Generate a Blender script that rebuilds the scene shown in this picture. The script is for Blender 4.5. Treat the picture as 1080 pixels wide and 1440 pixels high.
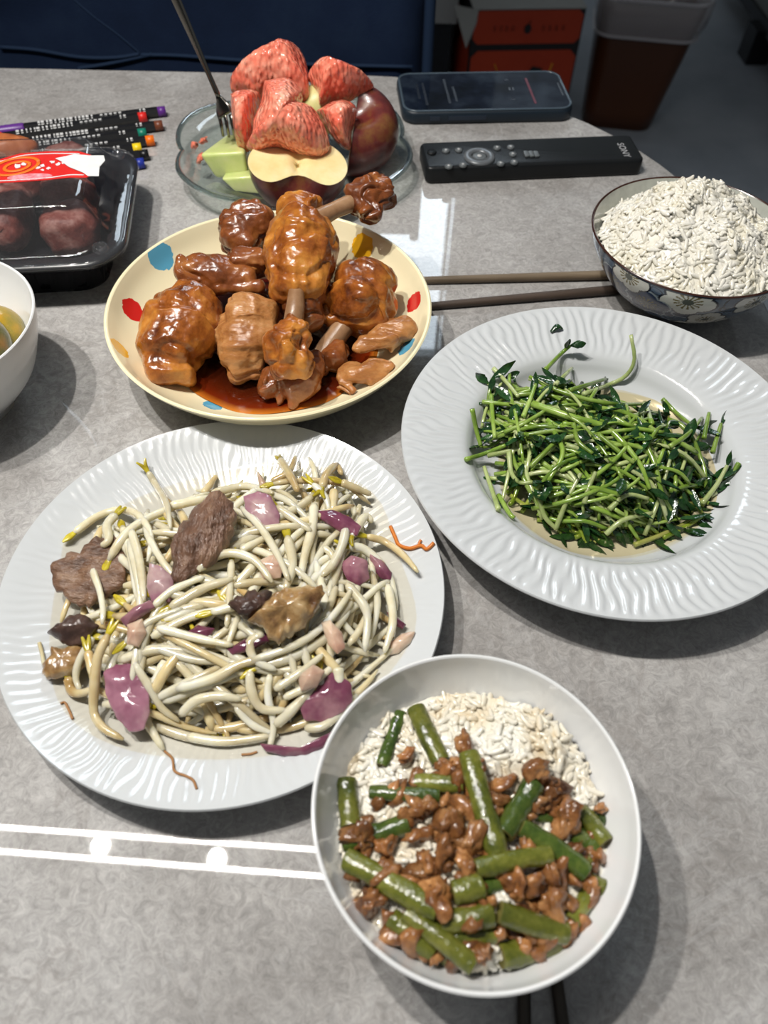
import bpy, math, random
import numpy as np
from mathutils import Vector, Matrix, noise

for o in list(bpy.data.objects):
    bpy.data.objects.remove(o)
SC = bpy.context.scene
COL = SC.collection
T = 0.75                      # height of the table top above the floor
rnd = random.Random(7)
U = rnd.uniform

# ------------------------------------------------------------------ camera
FPX, PITCH, ROLL, HCAM = 1070.4, math.radians(53.33), math.radians(1.737), 0.36
_F = np.array([0, math.cos(PITCH), -math.sin(PITCH)])
_R0 = np.array([1.0, 0, 0]); _U0 = np.cross(_R0, _F)
_R = _R0*math.cos(ROLL) + _U0*math.sin(ROLL)
_U = _U0*math.cos(ROLL) - _R0*math.sin(ROLL)
CAM = np.array([0, 0, T+HCAM])
cd = bpy.data.cameras.new('camera')
cam = bpy.data.objects.new('camera', cd); COL.objects.link(cam)
cd.sensor_fit = 'HORIZONTAL'; cd.sensor_width = 36; cd.lens = 36*FPX/1080
cd.clip_start = 0.01; cd.clip_end = 50
cd.dof.use_dof = True; cd.dof.focus_distance = 0.46; cd.dof.aperture_fstop = 12
cam.matrix_world = Matrix(((_R[0], _U[0], -_F[0], CAM[0]), (_R[1], _U[1], -_F[1], CAM[1]),
                           (_R[2], _U[2], -_F[2], CAM[2]), (0, 0, 0, 1)))
SC.camera = cam

def W(px, py, h=0.0):
    """the point at height h over the table seen at a pixel of the 1080 x 1440 frame"""
    d = (px-540)/FPX*_R + (720-py)/FPX*_U + _F
    return CAM + d*((T+h-CAM[2])/d[2])
def WY(px, py, y):
    d = (px-540)/FPX*_R + (720-py)/FPX*_U + _F
    return CAM + d*(y/d[1])
def mpp(P):
    return float((np.asarray(P)-CAM) @ _F)/FPX       # metres per pixel at P

# ------------------------------------------------------------------ world, lights, exposure
w = bpy.data.worlds.new('room_light'); SC.world = w; w.use_nodes = True
w.node_tree.nodes['Background'].inputs[0].default_value = (0.86, 0.93, 1.0, 1)
w.node_tree.nodes['Background'].inputs[1].default_value = 0.105
vs = SC.view_settings
SC.display_settings.display_device = 'sRGB'
vs.view_transform = 'Standard'; vs.look = 'None'; vs.gamma = 1; vs.use_curve_mapping = False
vs.exposure = 0.40
LAMP_H = 1.0
def over(px, py):                                     # lamp whose mirror image lies at a pixel of the table
    P = W(px, py); v = (P-CAM)*np.array([1, 1, -1])
    return P + v*LAMP_H/HCAM
def look(o, direction):
    o.rotation_euler = Vector(direction).to_track_quat('-Z', 'Y').to_euler()
for i, q in enumerate([(141, 1190), (305, 1207)]):
    L = over(*q)
    ld = bpy.data.lights.new('spot_lamp', 'SPOT'); ld.energy = 18.6 if i else 17.6
    ld.color = (1.0, 0.965, 0.91)
    ld.spot_size = math.radians(95); ld.spot_blend = 0.75; ld.shadow_soft_size = 0.013
    lo = bpy.data.objects.new('spot_lamp', ld); COL.objects.link(lo); lo.location = L
    look(lo, (0.26 if i else 0.3, 0.10, -1))
s0, s1 = over(0, 1163), over(450, 1195); t0, t1 = over(0, 1197), over(450, 1232)
for a, b in ((s0, s1), (t0, t1)):
    d = b-a; L = 0.95; e = b + d/np.linalg.norm(d)*0.10
    c = e - d/np.linalg.norm(d)*L/2
    ld = bpy.data.lights.new('strip_lamp', 'AREA'); ld.shape = 'RECTANGLE'; ld.size = L; ld.size_y = 0.0078
    ld.energy = 1.15; ld.color = (1.0, 0.95, 0.89)
    lo = bpy.data.objects.new('strip_lamp', ld); COL.objects.link(lo); lo.location = c
    lo.rotation_euler = (0, 0, math.atan2(d[1], d[0]))

# ------------------------------------------------------------------ helpers
ORG = {}
def tag(o, label=None, cat=None, group=None, kind=None):
    if label: o['label'] = label
    if cat: o['category'] = cat
    if group: o['group'] = group
    if kind: o['kind'] = kind
    return o
def thing(name, label, cat, loc=(0, 0, 0), group=None):
    o = bpy.data.objects.new(name, None); COL.objects.link(o)
    o.location = loc; o.empty_display_size = 0.02
    ORG[o.name] = np.array(loc, float)
    return tag(o, label, cat, group)
def mk(name, V, F, mat, parent=None, smooth=True, origin=None):
    """link world-space vertices as one mesh object"""
    V = np.asarray(V, float)
    if parent is not None: org = ORG[parent.name]
    elif origin is not None: org = np.array(origin, float)
    else: org = np.array([(V[:, 0].min()+V[:, 0].max())/2, (V[:, 1].min()+V[:, 1].max())/2, V[:, 2].min()])
    me = bpy.data.meshes.new(name)
    me.from_pydata((V-org).tolist(), [], [tuple(f) for f in F])
    if smooth: me.polygons.foreach_set('use_smooth', [True]*len(me.polygons))
    for m_ in (mat if isinstance(mat, (list, tuple)) else [mat]): me.materials.append(m_)
    o = bpy.data.objects.new(name, me); COL.objects.link(o)
    if parent is None: o.location = org
    else: o.parent = parent
    ORG[o.name] = org
    return o
def join(parts):
    V, F, n = [], [], 0
    for v, f in parts:
        V.append(np.asarray(v, float)); F += [tuple(i+n for i in q) for q in f]; n += len(v)
    return np.vstack(V), F
def spline(P, n):
    """Catmull-Rom through the points, n samples"""
    P = np.asarray(P, float)
    if len(P) == 2: return P[0] + (P[1]-P[0])*np.linspace(0, 1, n)[:, None]
    Q = np.vstack([2*P[0]-P[1], P, 2*P[-1]-P[-2]]); out = []
    for t in np.linspace(0, len(P)-1-1e-9, n):
        i = int(t); u = t-i; a, b, c, d = Q[i:i+4]
        out.append(.5*((2*b)+(-a+c)*u+(2*a-5*b+4*c-d)*u*u+(-a+3*b-3*c+d)*u**3))
    return np.array(out)
def tube(P, r, n=8, flat=1.0, cap=True, twist=0.0):
    """tube round the points; r one radius or one per point; flat squashes one way"""
    P = np.asarray(P, float); m = len(P); r = np.broadcast_to(np.asarray(r, float), (m,))
    t = np.gradient(P, axis=0); t /= np.linalg.norm(t, axis=1)[:, None]+1e-12
    a = np.cross(t[0], [0, 0, 1.0])
    if np.linalg.norm(a) < 1e-3: a = np.cross(t[0], [0, 1.0, 0])
    V = []; th = np.linspace(0, 2*math.pi, n, endpoint=False)
    for i in range(m):
        a = a-t[i]*(a@t[i]); a /= np.linalg.norm(a)+1e-12; b = np.cross(a, t[i])
        tw = th+twist*i/max(1, m-1)
        V.append(P[i]+r[i]*(np.cos(tw)[:, None]*a+flat*np.sin(tw)[:, None]*b))
    V = np.vstack(V)
    F = [(i*n+j, i*n+(j+1) % n, (i+1)*n+(j+1) % n, (i+1)*n+j) for i in range(m-1) for j in range(n)]
    if cap: F += [tuple(range(n))[::-1], tuple((m-1)*n+j for j in range(n))]
    return V, F
def rounded(P, r, n=10, m=14, flat=1.0, end=0.5):
    """tube with round ends: r per control point"""
    P = np.asarray(P, float); r = np.asarray(r, float)
    q = spline(P, m); k = np.linspace(0, len(r)-1, m)
    rr = np.interp(k, range(len(r)), r)
    s = np.r_[0, np.cumsum(np.linalg.norm(np.diff(q, axis=0), axis=1))]; Lt = s[-1]
    e0, e1 = r[0]*end, r[-1]*end
    d0 = q[0]-q[1]; d0 /= np.linalg.norm(d0)+1e-12; d1 = q[-1]-q[-2]; d1 /= np.linalg.norm(d1)+1e-12
    A = [(q[0]+d0*e0*math.sin(x), r[0]*max(.04, math.cos(x))) for x in (1.5, 1.15, .75, .38)]
    B = [(q[-1]+d1*e1*math.sin(x), r[-1]*max(.04, math.cos(x))) for x in (.38, .75, 1.15, 1.5)]
    pts = np.array([p for p, _ in A]+list(q)+[p for p, _ in B]); rad = np.array([x for _, x in A]+list(rr)+[x for _, x in B])
    return tube(pts, rad, n, flat)
def lathe(prof, n=96, centre=(0, 0, 0), mod=None):
    """profile [(r, z)] turned about z; first and last points may lie on the axis"""
    prof = np.asarray(prof, float); th = np.linspace(0, 2*math.pi, n, endpoint=False)
    V = []; F = []; idx = []
    for r, z in prof:
        if r < 1e-6: idx.append([len(V)]); V.append((0, 0, z))
        else:
            idx.append(list(range(len(V), len(V)+n)))
            k = mod(th, r, z) if mod else None
            for j in range(n):
                rr, zz = (r, z) if k is None else (k[0][j], k[1][j])
                V.append((rr*math.cos(th[j]), rr*math.sin(th[j]), zz))
    for a, b in zip(idx[:-1], idx[1:]):
        for j in range(n):
            k = (j+1) % n
            if len(a) == 1 and len(b) == 1: continue
            if len(a) == 1: F.append((a[0], b[j], b[k]))
            elif len(b) == 1: F.append((a[j], b[0], a[k]))
            else: F.append((a[j], b[j], b[k], a[k]))
    return np.array(V)+np.array(centre, float), F
def smooth_prof(P, n): return spline(P, n)
def sphere(c, r, nu=16, nv=12, sc=(1, 1, 1)):
    pr = [(math.sin(t), math.cos(t)) for t in np.linspace(0, math.pi, nv)]
    pr[0] = (0, 1); pr[-1] = (0, -1)
    V, F = lathe(pr[::-1], nu)
    return V*np.array(sc)*r+np.array(c), F
def wobble(V, c, amp, freq, seed=0.0, octv=2):
    """push points in and out from c along fractal noise"""
    V = np.array(V, float)
    for i in range(len(V)):
        d = V[i]-c; L = np.linalg.norm(d)+1e-9
        k = noise.fractal(Vector(V[i]*freq)+Vector((seed*7.1, seed*3.3, seed)), 1.0, 2.0, octv)
        V[i] += d/L*amp*k
    return V
def box(x0, x1, y0, y1, z0, z1):
    V = [(x, y, z) for z in (z0, z1) for y in (y0, y1) for x in (x0, x1)]
    return np.array(V, float), [(0, 2, 3, 1), (4, 5, 7, 6), (0, 1, 5, 4), (2, 6, 7, 3), (0, 4, 6, 2), (1, 3, 7, 5)]
def rrect(w_, d_, r, n=6):
    """rounded rectangle outline, counter-clockwise, centred on 0"""
    out = []
    for cx, cy, a0 in ((w_/2-r, d_/2-r, 0), (-w_/2+r, d_/2-r, 90), (-w_/2+r, -d_/2+r, 180), (w_/2-r, -d_/2+r, 270)):
        for k in range(n+1):
            a = math.radians(a0+90*k/n); out.append((cx+r*math.cos(a), cy+r*math.sin(a)))
    return np.array(out)
def slab(levels, cap_top=True, cap_bot=True):
    """stack of equal-length outlines [(outline Nx2, z)] joined into a solid"""
    n = len(levels[0][0]); V = np.vstack([np.c_[o, np.full(n, z)] for o, z in levels]); F = []
    for i in range(len(levels)-1):
        F += [(i*n+j, i*n+(j+1) % n, (i+1)*n+(j+1) % n, (i+1)*n+j) for j in range(n)]
    if cap_bot: F.append(tuple(range(n))[::-1])
    if cap_top: F.append(tuple((len(levels)-1)*n+j for j in range(n)))
    return V, F
def rslab(w_, d_, z0, z1, r, bev, n=6):
    L = []
    for k in range(4):
        a = math.pi/2*k/3; i = bev*(1-math.sin(a)); L.append((rrect(w_-2*i, d_-2*i, max(r-i, 1e-4), n), z0+bev*(1-math.cos(a))))
    for k in range(4):
        a = math.pi/2*k/3; i = bev*(1-math.cos(a)); L.append((rrect(w_-2*i, d_-2*i, max(r-i, 1e-4), n), z1-bev*(1-math.sin(a))))
    return slab(L)
def place(V, yaw, loc, tilt=None):
    c, s = math.cos(yaw), math.sin(yaw)
    V = np.asarray(V, float)
    if tilt is not None: V = V@np.array(tilt).T
    return V@np.array([[c, s, 0], [-s, c, 0], [0, 0, 1]])+np.array(loc, float)
def rotm(axis, ang): return np.array(Matrix.Rotation(ang, 3, Vector(axis)))

# ------------------------------------------------------------------ materials
def M(name, cols, rough=0.5, scale=20.0, detail=4.0, bump=0.0, bscale=200.0, bdetail=3.0, sss=0.0, sssr=(1, .6, .4), coat=0.0,
      metal=0.0, spec=0.5, rand=0.0, stretch=None, trans=0.0, ior=1.45, stops=None, bdist=0.001, dist=0.0, attr=None, roughvar=0.0, emit=None):
    """Principled material: a noise through a ramp of colours, optional bump"""
    m = bpy.data.materials.new(name); m.use_nodes = True
    nt = m.node_tree; N = nt.nodes; K = nt.links; b = N['Principled BSDF']
    I = b.inputs
    I['Roughness'].default_value = rough; I['Metallic'].default_value = metal; I['IOR'].default_value = ior
    I['Specular IOR Level'].default_value = spec
    I['Coat Weight'].default_value = coat; I['Coat Roughness'].default_value = 0.08
    I['Transmission Weight'].default_value = trans
    if sss:
        I['Subsurface Weight'].default_value = sss; I['Subsurface Radius'].default_value = sssr; I['Subsurface Scale'].default_value = 0.008
    if emit: I['Emission Color'].default_value = (*emit[:3], 1); I['Emission Strength'].default_value = emit[3]
    tc = N.new('ShaderNodeTexCoord'); mp = N.new('ShaderNodeMapping'); K.new(tc.outputs['Object'], mp.inputs['Vector'])
    if stretch: mp.inputs['Scale'].default_value = stretch
    oi = N.new('ShaderNodeObjectInfo')
    if rand:
        cb = N.new('ShaderNodeCombineXYZ'); ml = N.new('ShaderNodeMath'); ml.operation = 'MULTIPLY'; ml.inputs[1].default_value = 37.0
        K.new(oi.outputs['Random'], ml.inputs[0])
        for k in range(3): K.new(ml.outputs[0], cb.inputs[k])
        K.new(cb.outputs[0], mp.inputs['Location'])
    col = None
    if attr:
        at = N.new('ShaderNodeVertexColor'); at.layer_name = attr; col = at.outputs['Color']
    elif len(cols) > 1:
        nz = N.new('ShaderNodeTexNoise'); nz.inputs['Scale'].default_value = scale; nz.inputs['Detail'].default_value = detail
        nz.inputs['Roughness'].default_value = 0.62; nz.inputs['Distortion'].default_value = dist
        K.new(mp.outputs[0], nz.inputs['Vector'])
        rp = N.new('ShaderNodeValToRGB'); el = rp.color_ramp.elements
        st = stops or [0.3+0.4*i/(len(cols)-1) for i in range(len(cols))]
        while len(el) < len(cols): el.new(0.5)
        for e, c, s in zip(el, cols, st): e.position = s; e.color = (*c, 1)
        K.new(nz.outputs[0], rp.inputs[0]); col = rp.outputs[0]
    else: I['Base Color'].default_value = (*cols[0], 1)
    if col is not None:
        if rand:
            hs = N.new('ShaderNodeHueSaturation'); mr = N.new('ShaderNodeMapRange')
            mr.inputs[3].default_value = 1-rand; mr.inputs[4].default_value = 1+rand
            K.new(oi.outputs['Random'], mr.inputs[0]); K.new(mr.outputs[0], hs.inputs['Value']); K.new(col, hs.inputs['Color']); col = hs.outputs[0]
        K.new(col, I['Base Color'])
    if roughvar:
        n3 = N.new('ShaderNodeTexNoise'); n3.inputs['Scale'].default_value = scale*.7; n3.inputs['Detail'].default_value = 5; K.new(mp.outputs[0], n3.inputs['Vector'])
        m3 = N.new('ShaderNodeMapRange'); m3.inputs[1].default_value = .3; m3.inputs[2].default_value = .7
        m3.inputs[3].default_value = rough-roughvar; m3.inputs[4].default_value = rough+roughvar
        K.new(n3.outputs[0], m3.inputs[0]); K.new(m3.outputs[0], I['Roughness'])
    if bump:
        n2 = N.new('ShaderNodeTexNoise'); n2.inputs['Scale'].default_value = bscale; n2.inputs['Detail'].default_value = bdetail
        K.new(mp.outputs[0], n2.inputs['Vector'])
        bp = N.new('ShaderNodeBump'); bp.inputs['Strength'].default_value = bump; bp.inputs['Distance'].default_value = bdist
        K.new(n2.outputs[0], bp.inputs['Height']); K.new(bp.outputs[0], I['Normal'])
        if coat: K.new(bp.outputs[0], I['Coat Normal'])
    return m
def clear(name, tint=(1, 1, 1), ior=1.45, rough=0.02, glass=0.0, bump=0.0, bscale=60, haze=0.0):
    """thin clear plastic or glass: see-through sheet with a Fresnel gloss, partly refracting"""
    m = bpy.data.materials.new(name); m.use_nodes = True; nt = m.node_tree; N = nt.nodes; K = nt.links
    N.remove(N['Principled BSDF']); out = N['Material Output']
    tr = N.new('ShaderNodeBsdfTransparent'); tr.inputs[0].default_value = (*tint, 1)
    gl = N.new('ShaderNodeBsdfGlossy'); gl.inputs['Roughness'].default_value = rough; gl.inputs['Color'].default_value = (1, 1, 1, 1)
    lw = N.new('ShaderNodeLayerWeight'); lw.inputs['Blend'].default_value = .5
    pw = N.new('ShaderNodeMath'); pw.operation = 'POWER'; pw.inputs[1].default_value = 5; K.new(lw.outputs['Facing'], pw.inputs[0])
    f0 = ((ior-1)/(ior+1))**2
    fr = N.new('ShaderNodeMath'); fr.operation = 'MULTIPLY_ADD'; fr.inputs[1].default_value = 1-f0; fr.inputs[2].default_value = f0; K.new(pw.outputs[0], fr.inputs[0])
    mx = N.new('ShaderNodeMixShader'); K.new(fr.outputs[0], mx.inputs[0])
    base = tr.outputs[0]
    if haze:
        df = N.new('ShaderNodeBsdfDiffuse'); df.inputs[0].default_value = (.85, .84, .86, 1)
        m3 = N.new('ShaderNodeMixShader'); m3.inputs[0].default_value = haze; K.new(base, m3.inputs[1]); K.new(df.outputs[0], m3.inputs[2]); base = m3.outputs[0]
    if glass:
        g = N.new('ShaderNodeBsdfGlass'); g.inputs['IOR'].default_value = ior; g.inputs['Roughness'].default_value = rough; g.inputs['Color'].default_value = (*tint, 1)
        m2 = N.new('ShaderNodeMixShader'); m2.inputs[0].default_value = glass; K.new(tr.outputs[0], m2.inputs[1]); K.new(g.outputs[0], m2.inputs[2]); base = m2.outputs[0]
    K.new(base, mx.inputs[1]); K.new(gl.outputs[0], mx.inputs[2]); K.new(mx.outputs[0], out.inputs[0])
    if bump:
        tc = N.new('ShaderNodeTexCoord'); n2 = N.new('ShaderNodeTexNoise'); n2.inputs['Scale'].default_value = bscale; K.new(tc.outputs['Object'], n2.inputs['Vector'])
        bp = N.new('ShaderNodeBump'); bp.inputs['Strength'].default_value = bump; bp.inputs['Distance'].default_value = .002
        K.new(n2.outputs[0], bp.inputs['Height']); K.new(bp.outputs[0], gl.inputs['Normal'])
    return m
def S2L(*c):                                            # sRGB 0-255 to linear
    return tuple((x/255/12.92 if x/255 <= .04045 else ((x/255+.055)/1.055)**2.4) for x in c)

m_white = M('white_porcelain', [(.76, .77, .77)], rough=.12, coat=.3)
m_plate = M('ribbed_white_porcelain', [(.56, .58, .59)], rough=.14, coat=.3)
m_cream = M('cream_glaze', [S2L(238, 228, 190)], rough=.14, coat=.3)
m_black = M('black_plastic', [(.012, .012, .014)], rough=.25)
m_dark = M('matte_black_plastic', [(.007, .008, .009), (.010, .011, .012)], rough=.36, spec=.3, bump=.1, bscale=900)
m_clear = clear('clear_plastic_sheet', (.97, .98, .98), ior=1.6, rough=.05, bump=.3, bscale=40, haze=.02)
m_glass = clear('clear_glass', (.95, .985, .97), ior=1.5, rough=.0, glass=.10)
m_steel = M('brushed_steel', [(.42, .41, .39)], rough=.22, metal=1)

# ------------------------------------------------------------------ setting
def table_stone():
    m = bpy.data.materials.new('polished_grey_stone'); m.use_nodes = True; nt = m.node_tree; N = nt.nodes; K = nt.links; b = N['Principled BSDF']
    tc = N.new('ShaderNodeTexCoord')
    def nz(scale, detail, rough, dist=0.0, st=None):
        n = N.new('ShaderNodeTexNoise'); n.inputs['Scale'].default_value = scale; n.inputs['Detail'].default_value = detail
        n.inputs['Roughness'].default_value = rough; n.inputs['Distortion'].default_value = dist
        if st:
            mp = N.new('ShaderNodeMapping'); mp.inputs['Scale'].default_value = st; mp.inputs['Rotation'].default_value = (0, 0, .7); K.new(tc.outputs['Object'], mp.inputs[0]); K.new(mp.outputs[0], n.inputs['Vector'])
        else: K.new(tc.outputs['Object'], n.inputs['Vector'])
        return n.outputs[0]
    def ramp(src, cols, stops):
        rp = N.new('ShaderNodeValToRGB'); el = rp.color_ramp.elements
        while len(el) < len(cols): el.new(.5)
        for e, c, s in zip(el, cols, stops): e.position = s; e.color = (*c, 1)
        K.new(src, rp.inputs[0]); return rp.outputs[0]
    def mix(f, a, c, mode='MIX'):
        x = N.new('ShaderNodeMix'); x.data_type = 'RGBA'; x.blend_type = mode
        if isinstance(f, float): x.inputs[0].default_value = f
        else: K.new(f, x.inputs[0])
        K.new(a, x.inputs[6])
        if isinstance(c, tuple): x.inputs[7].default_value = (*c, 1)
        else: K.new(c, x.inputs[7])
        return x.outputs[2]
    base = ramp(nz(9, 8, .62, .6), [(.275, .262, .250), (.350, .338, .326), (.415, .405, .395)], [.34, .5, .66])
    fine = ramp(nz(150, 9, .8, 1.6), [(.34,)*3, (.50,)*3, (.70,)*3], [.36, .5, .66])
    c = mix(.85, base, fine, 'OVERLAY')
    fib = ramp(nz(95, 6, .75, 4.0, (1, .45, 1)), [(0,)*3, (0,)*3, (1,)*3, (0,)*3, (0,)*3], [0, .485, .5, .515, 1])
    c = mix(mixf(N, K, fib, .24), c, (.42, .415, .41))
    v1 = ramp(nz(3.1, 7, .6, .9), [(0,)*3, (0,)*3, (1,)*3, (0,)*3, (0,)*3], [0, .490, .5, .508, 1])
    c = mix(mixf(N, K, v1, .30), c, (.20, .18, .165))
    v2 = ramp(nz(5.3, 7, .65, 1.4), [(0,)*3, (0,)*3, (1,)*3, (0,)*3, (0,)*3], [0, .484, .5, .516, 1])
    c = mix(mixf(N, K, v2, .30), c, (.46, .455, .45))
    K.new(c, b.inputs['Base Color'])
    b.inputs['Roughness'].default_value = .07; b.inputs['IOR'].default_value = 1.5
    n2 = N.new('ShaderNodeTexNoise'); n2.inputs['Scale'].default_value = 30; n2.inputs['Detail'].default_value = 6; K.new(tc.outputs['Object'], n2.inputs['Vector'])
    mr = N.new('ShaderNodeMapRange'); mr.inputs[1].default_value = .35; mr.inputs[2].default_value = .7; mr.inputs[3].default_value = .010; mr.inputs[4].default_value = .026
    K.new(n2.outputs[0], mr.inputs[0]); K.new(mr.outputs[0], b.inputs['Roughness'])
    return m
def mixf(N, K, src, k):
    x = N.new('ShaderNodeMath'); x.operation = 'MULTIPLY'; x.inputs[1].default_value = k; K.new(src, x.inputs[0]); return x.outputs[0]

# table: slab with broad round corners, far edge and right edge in view
tb = thing('dining_table', 'grey stone dining table with rounded corner carrying all the dishes', 'table', (-0.38, 0.35, 0))
def tab_outline(inset):
    x0, x1, y0, y1, r = -1.03, 0.274, -0.46, 0.829, .31
    o = rrect(x1-x0-2*inset, y1-y0-2*inset, r-inset, 16)+np.array([(x0+x1)/2, (y0+y1)/2])
    a = 0.022; c, s = math.cos(a), math.sin(a); ctr = np.array([.0, .829])
    return (o-ctr)@np.array([[c, s], [-s, c]])+ctr
V, F = slab([(tab_outline(.004), T-.020), (tab_outline(0), T-.016), (tab_outline(0), T-.002), (tab_outline(.0006), T-.0006), (tab_outline(.002), T)])
mk('tabletop', V, F, table_stone(), tb, smooth=False)
m_leg = M('black_metal', [(.02, .02, .022)], rough=.4, metal=.6)
mk('apron', *slab([(tab_outline(.12), T-.05), (tab_outline(.12), T-.0201)]), m_leg, tb, smooth=False)
for sx, sy in ((-.85, -.18), (-.85, .62), (.06, -.22), (.06, .60)):
    V, F = tube([(sx, sy, 0), (sx, sy, T-.05)], .028, 16); mk('leg', V, F, m_leg, tb)

m_floor = M('grey_floor_tile', [(.25, .28, .315), (.33, .36, .40), (.40, .43, .465)], rough=.38, scale=3.2, detail=8, bump=.05, bscale=60)
V, F = box(-4, 4, -2.5, 4.2, -.1, 0); tag(mk('floor', V, F, m_floor, smooth=False), kind='structure')
m_wall = M('painted_wall', [(.40, .40, .39), (.43, .43, .42)], rough=.8)
V, F = box(.30, 4, 4.2, 4.3, 0, 2.8); tag(mk('wall_back', V, F, m_wall, smooth=False), kind='structure')
V, F = box(-4.1, -4, -2.5, 2.45, 0, 2.8); tag(mk('wall_left', V, F, m_wall, smooth=False), kind='structure')
V, F = box(4, 4.1, -2.5, 4.2, 0, 2.8); tag(mk('wall_right', V, F, m_wall, smooth=False), kind='structure')
# the near part of the back wall, with the lit window that the polished table mirrors
WX0, WX1, WZ0, WZ1, WYY = -.30, .245, 1.72, 2.62, 2.45
wl = thing('wall_inner', None, None, (0, WYY, 0)); wl['kind'] = 'structure'
for b_ in ((-4, WX0, WYY, WYY+.12, 0, 2.8), (WX1, .30, WYY, WYY+.12, 0, 2.8), (WX0, WX1, WYY, WYY+.12, 0, WZ0), (WX0, WX1, WYY, WYY+.12, WZ1, 2.8)):
    mk('wall_section', *box(*b_), m_wall, wl, smooth=False)
wn = thing('window_1', None, None, (WX0, WYY, WZ0)); wn['kind'] = 'structure'
m_frame = M('window_frame_metal', [(.35, .37, .39)], rough=.35)
for b_ in ((WX0, WX0+.03, WYY+.02, WYY+.07, WZ0, WZ1), (WX1-.03, WX1, WYY+.02, WYY+.07, WZ0, WZ1), (WX1-.052, WX1-.038, WYY+.02, WYY+.06, WZ0, WZ1), (WX0, WX1, WYY+.02, WYY+.07, WZ0, WZ0+.03), (WX0, WX1, WYY+.02, WYY+.07, WZ1-.03, WZ1)):
    mk('window_frame', *box(*b_), m_frame, wn, smooth=False)
mk('window_pane', *box(WX0+.02, WX1-.02, WYY+.075, WYY+.08, WZ0+.02, WZ1-.02), M('lit_window_pane', [(.8, .8, .8)], rough=.3, emit=(.78, .90, 1.0, 6.5)), wn, smooth=False)

# ------------------------------------------------------------------ behind the table
# navy upholstered chair across the table
m_navy = M('navy_cloth', [(.004, .010, .028), (.006, .014, .038), (.010, .021, .048)], rough=.9, scale=9, detail=6, bump=.5, bscale=700, spec=.2)
m_navyp = M('navy_piping', [(.010, .022, .050)], rough=.8, bump=.3, bscale=900, spec=.2)
CY = 0.955
xr = float(WY(604, 97, CY)[0]); xl = xr-.72
ch = thing('dining_chair', 'navy cloth dining chair drawn up to the far side of the table', 'chair', ((xl+xr)/2, CY+.05, 0))
def chair_back():
    n, m = 40, 26; V = []; F = []
    for side in (0, 1):
        for i in range(m):
            z = .48+(1.06-.48)*i/(m-1)
            for j in range(n):
                u = j/(n-1); x = xl+(xr-.004-xl)*u - (.010*(z-T) if u > .5 else 0)
                e = min(1, min(u, 1-u)/.05); e2 = min(1, (m-1-i)/4)
                bulge = .035*math.sqrt(max(0, 1-(1-e)**2))*math.sqrt(max(.0, 1-(1-e2)**2))
                lean = .10*(z-T)
                y = CY+lean+.035+(-bulge if side == 0 else bulge)
                if side == 0:
                    q = noise.fractal(Vector((x*5, z*9, 3)), 1, 2, 3)*.004
                    f1 = T+.052-.02*math.sin((x-xl)*9)                       # folds of cloth low on the back
                    q += .011*math.exp(-((z-f1)/.010)**2)*max(0, min(1, (xr-.26-x)*6))
                    y -= q
                V.append((x, y, z))
    for s_ in (0, 1):
        for i in range(m-1):
            for j in range(n-1):
                a = s_*n*m+i*n+j; q = (a, a+1, a+n+1, a+n); F.append(q if s_ == 0 else q[::-1])
    N2 = n*m
    for i in range(m-1): F += [(i*n, (i+1)*n, N2+(i+1)*n, N2+i*n), (i*n+n-1, N2+i*n+n-1, N2+(i+1)*n+n-1, (i+1)*n+n-1)]
    for j in range(n-1): F += [((m-1)*n+j, (m-1)*n+j+1, N2+(m-1)*n+j+1, N2+(m-1)*n+j), (j, N2+j, N2+j+1, j+1)]
    return V, F
bk = mk('backrest', *chair_back(), m_navy, ch)
def backp(px, py, off=.002):
    P = WY(px, py, CY+.0); P = WY(px, py, CY+.10*(P[2]-T)-off); return P
P = spline([backp(a, b, .001) for a, b in ((98, -6), (130, 22), (165, 48), (198, 76))], 20); mk('seam', *tube(P, .0012, 6), m_navyp, bk)
for pts in ([(198, 77), (250, 78), (330, 84), (430, 90), (580, 94)], [(110, 96), (150, 90), (198, 80), (214, 76)], [(0, 66), (50, 70), (110, 80), (160, 81), (196, 76)]):
    P = spline([backp(a, b, .002) for a, b in pts], 30); mk('hem', *tube(P, .0028, 8, flat=.7), m_navyp, bk)
P = np.array([(xr-.003-.010*(z-T), CY+.10*(z-T)+.012, z) for z in np.linspace(.5, 1.05, 20)]); mk('piping', *tube(P, .0065, 8), m_navyp, bk)
mk('seat', *(lambda q: (place(q[0], 0, ((xl+xr)/2, CY-.14, 0)), q[1]))(rslab(.60, .44, .40, .475, .05, .02)), m_navy, ch)
for sx in (xl+.10, xr-.10):
    for sy in (CY-.30, CY+.06): mk('leg', *tube([(sx, sy, 0), (sx, sy, .41)], [.012, .018], 10), m_leg, ch)

# orange-red fruit carton on the floor
m_wc = M('white_carton', [(.30, .30, .28), (.36, .36, .34)], rough=.8, scale=6)
m_oc = M('orange_print', [S2L(168, 52, 20), S2L(178, 58, 24)], rough=.6, scale=8)
m_ink = M('black_print', [(.012, .010, .010)], rough=.6)
m_yel = M('yellow_print', [S2L(225, 160, 40)], rough=.6)
BY = 2.12
A = WY(666, 20, BY); B = WY(826, 6, BY+.03)
bz = (A[2]+B[2])/2; ux = (B-A)*[1, 1, 0]; bw = np.linalg.norm(ux); ux = ux/bw; uy = np.array([-ux[1], ux[0], 0])
def bx(u, v, z): return np.array([A[0], A[1], 0])+ux*u+uy*v+np.array([0, 0, z])
ct = thing('fruit_carton', 'orange and black fruit carton with white top on the floor behind the phone', 'box', bx(bw/2, .13, 0))
def bbox(u0, u1, v0, v1, z0, z1):
    V, F = box(u0, u1, v0, v1, z0, z1); return np.array([bx(*p) for p in V]), F
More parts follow.
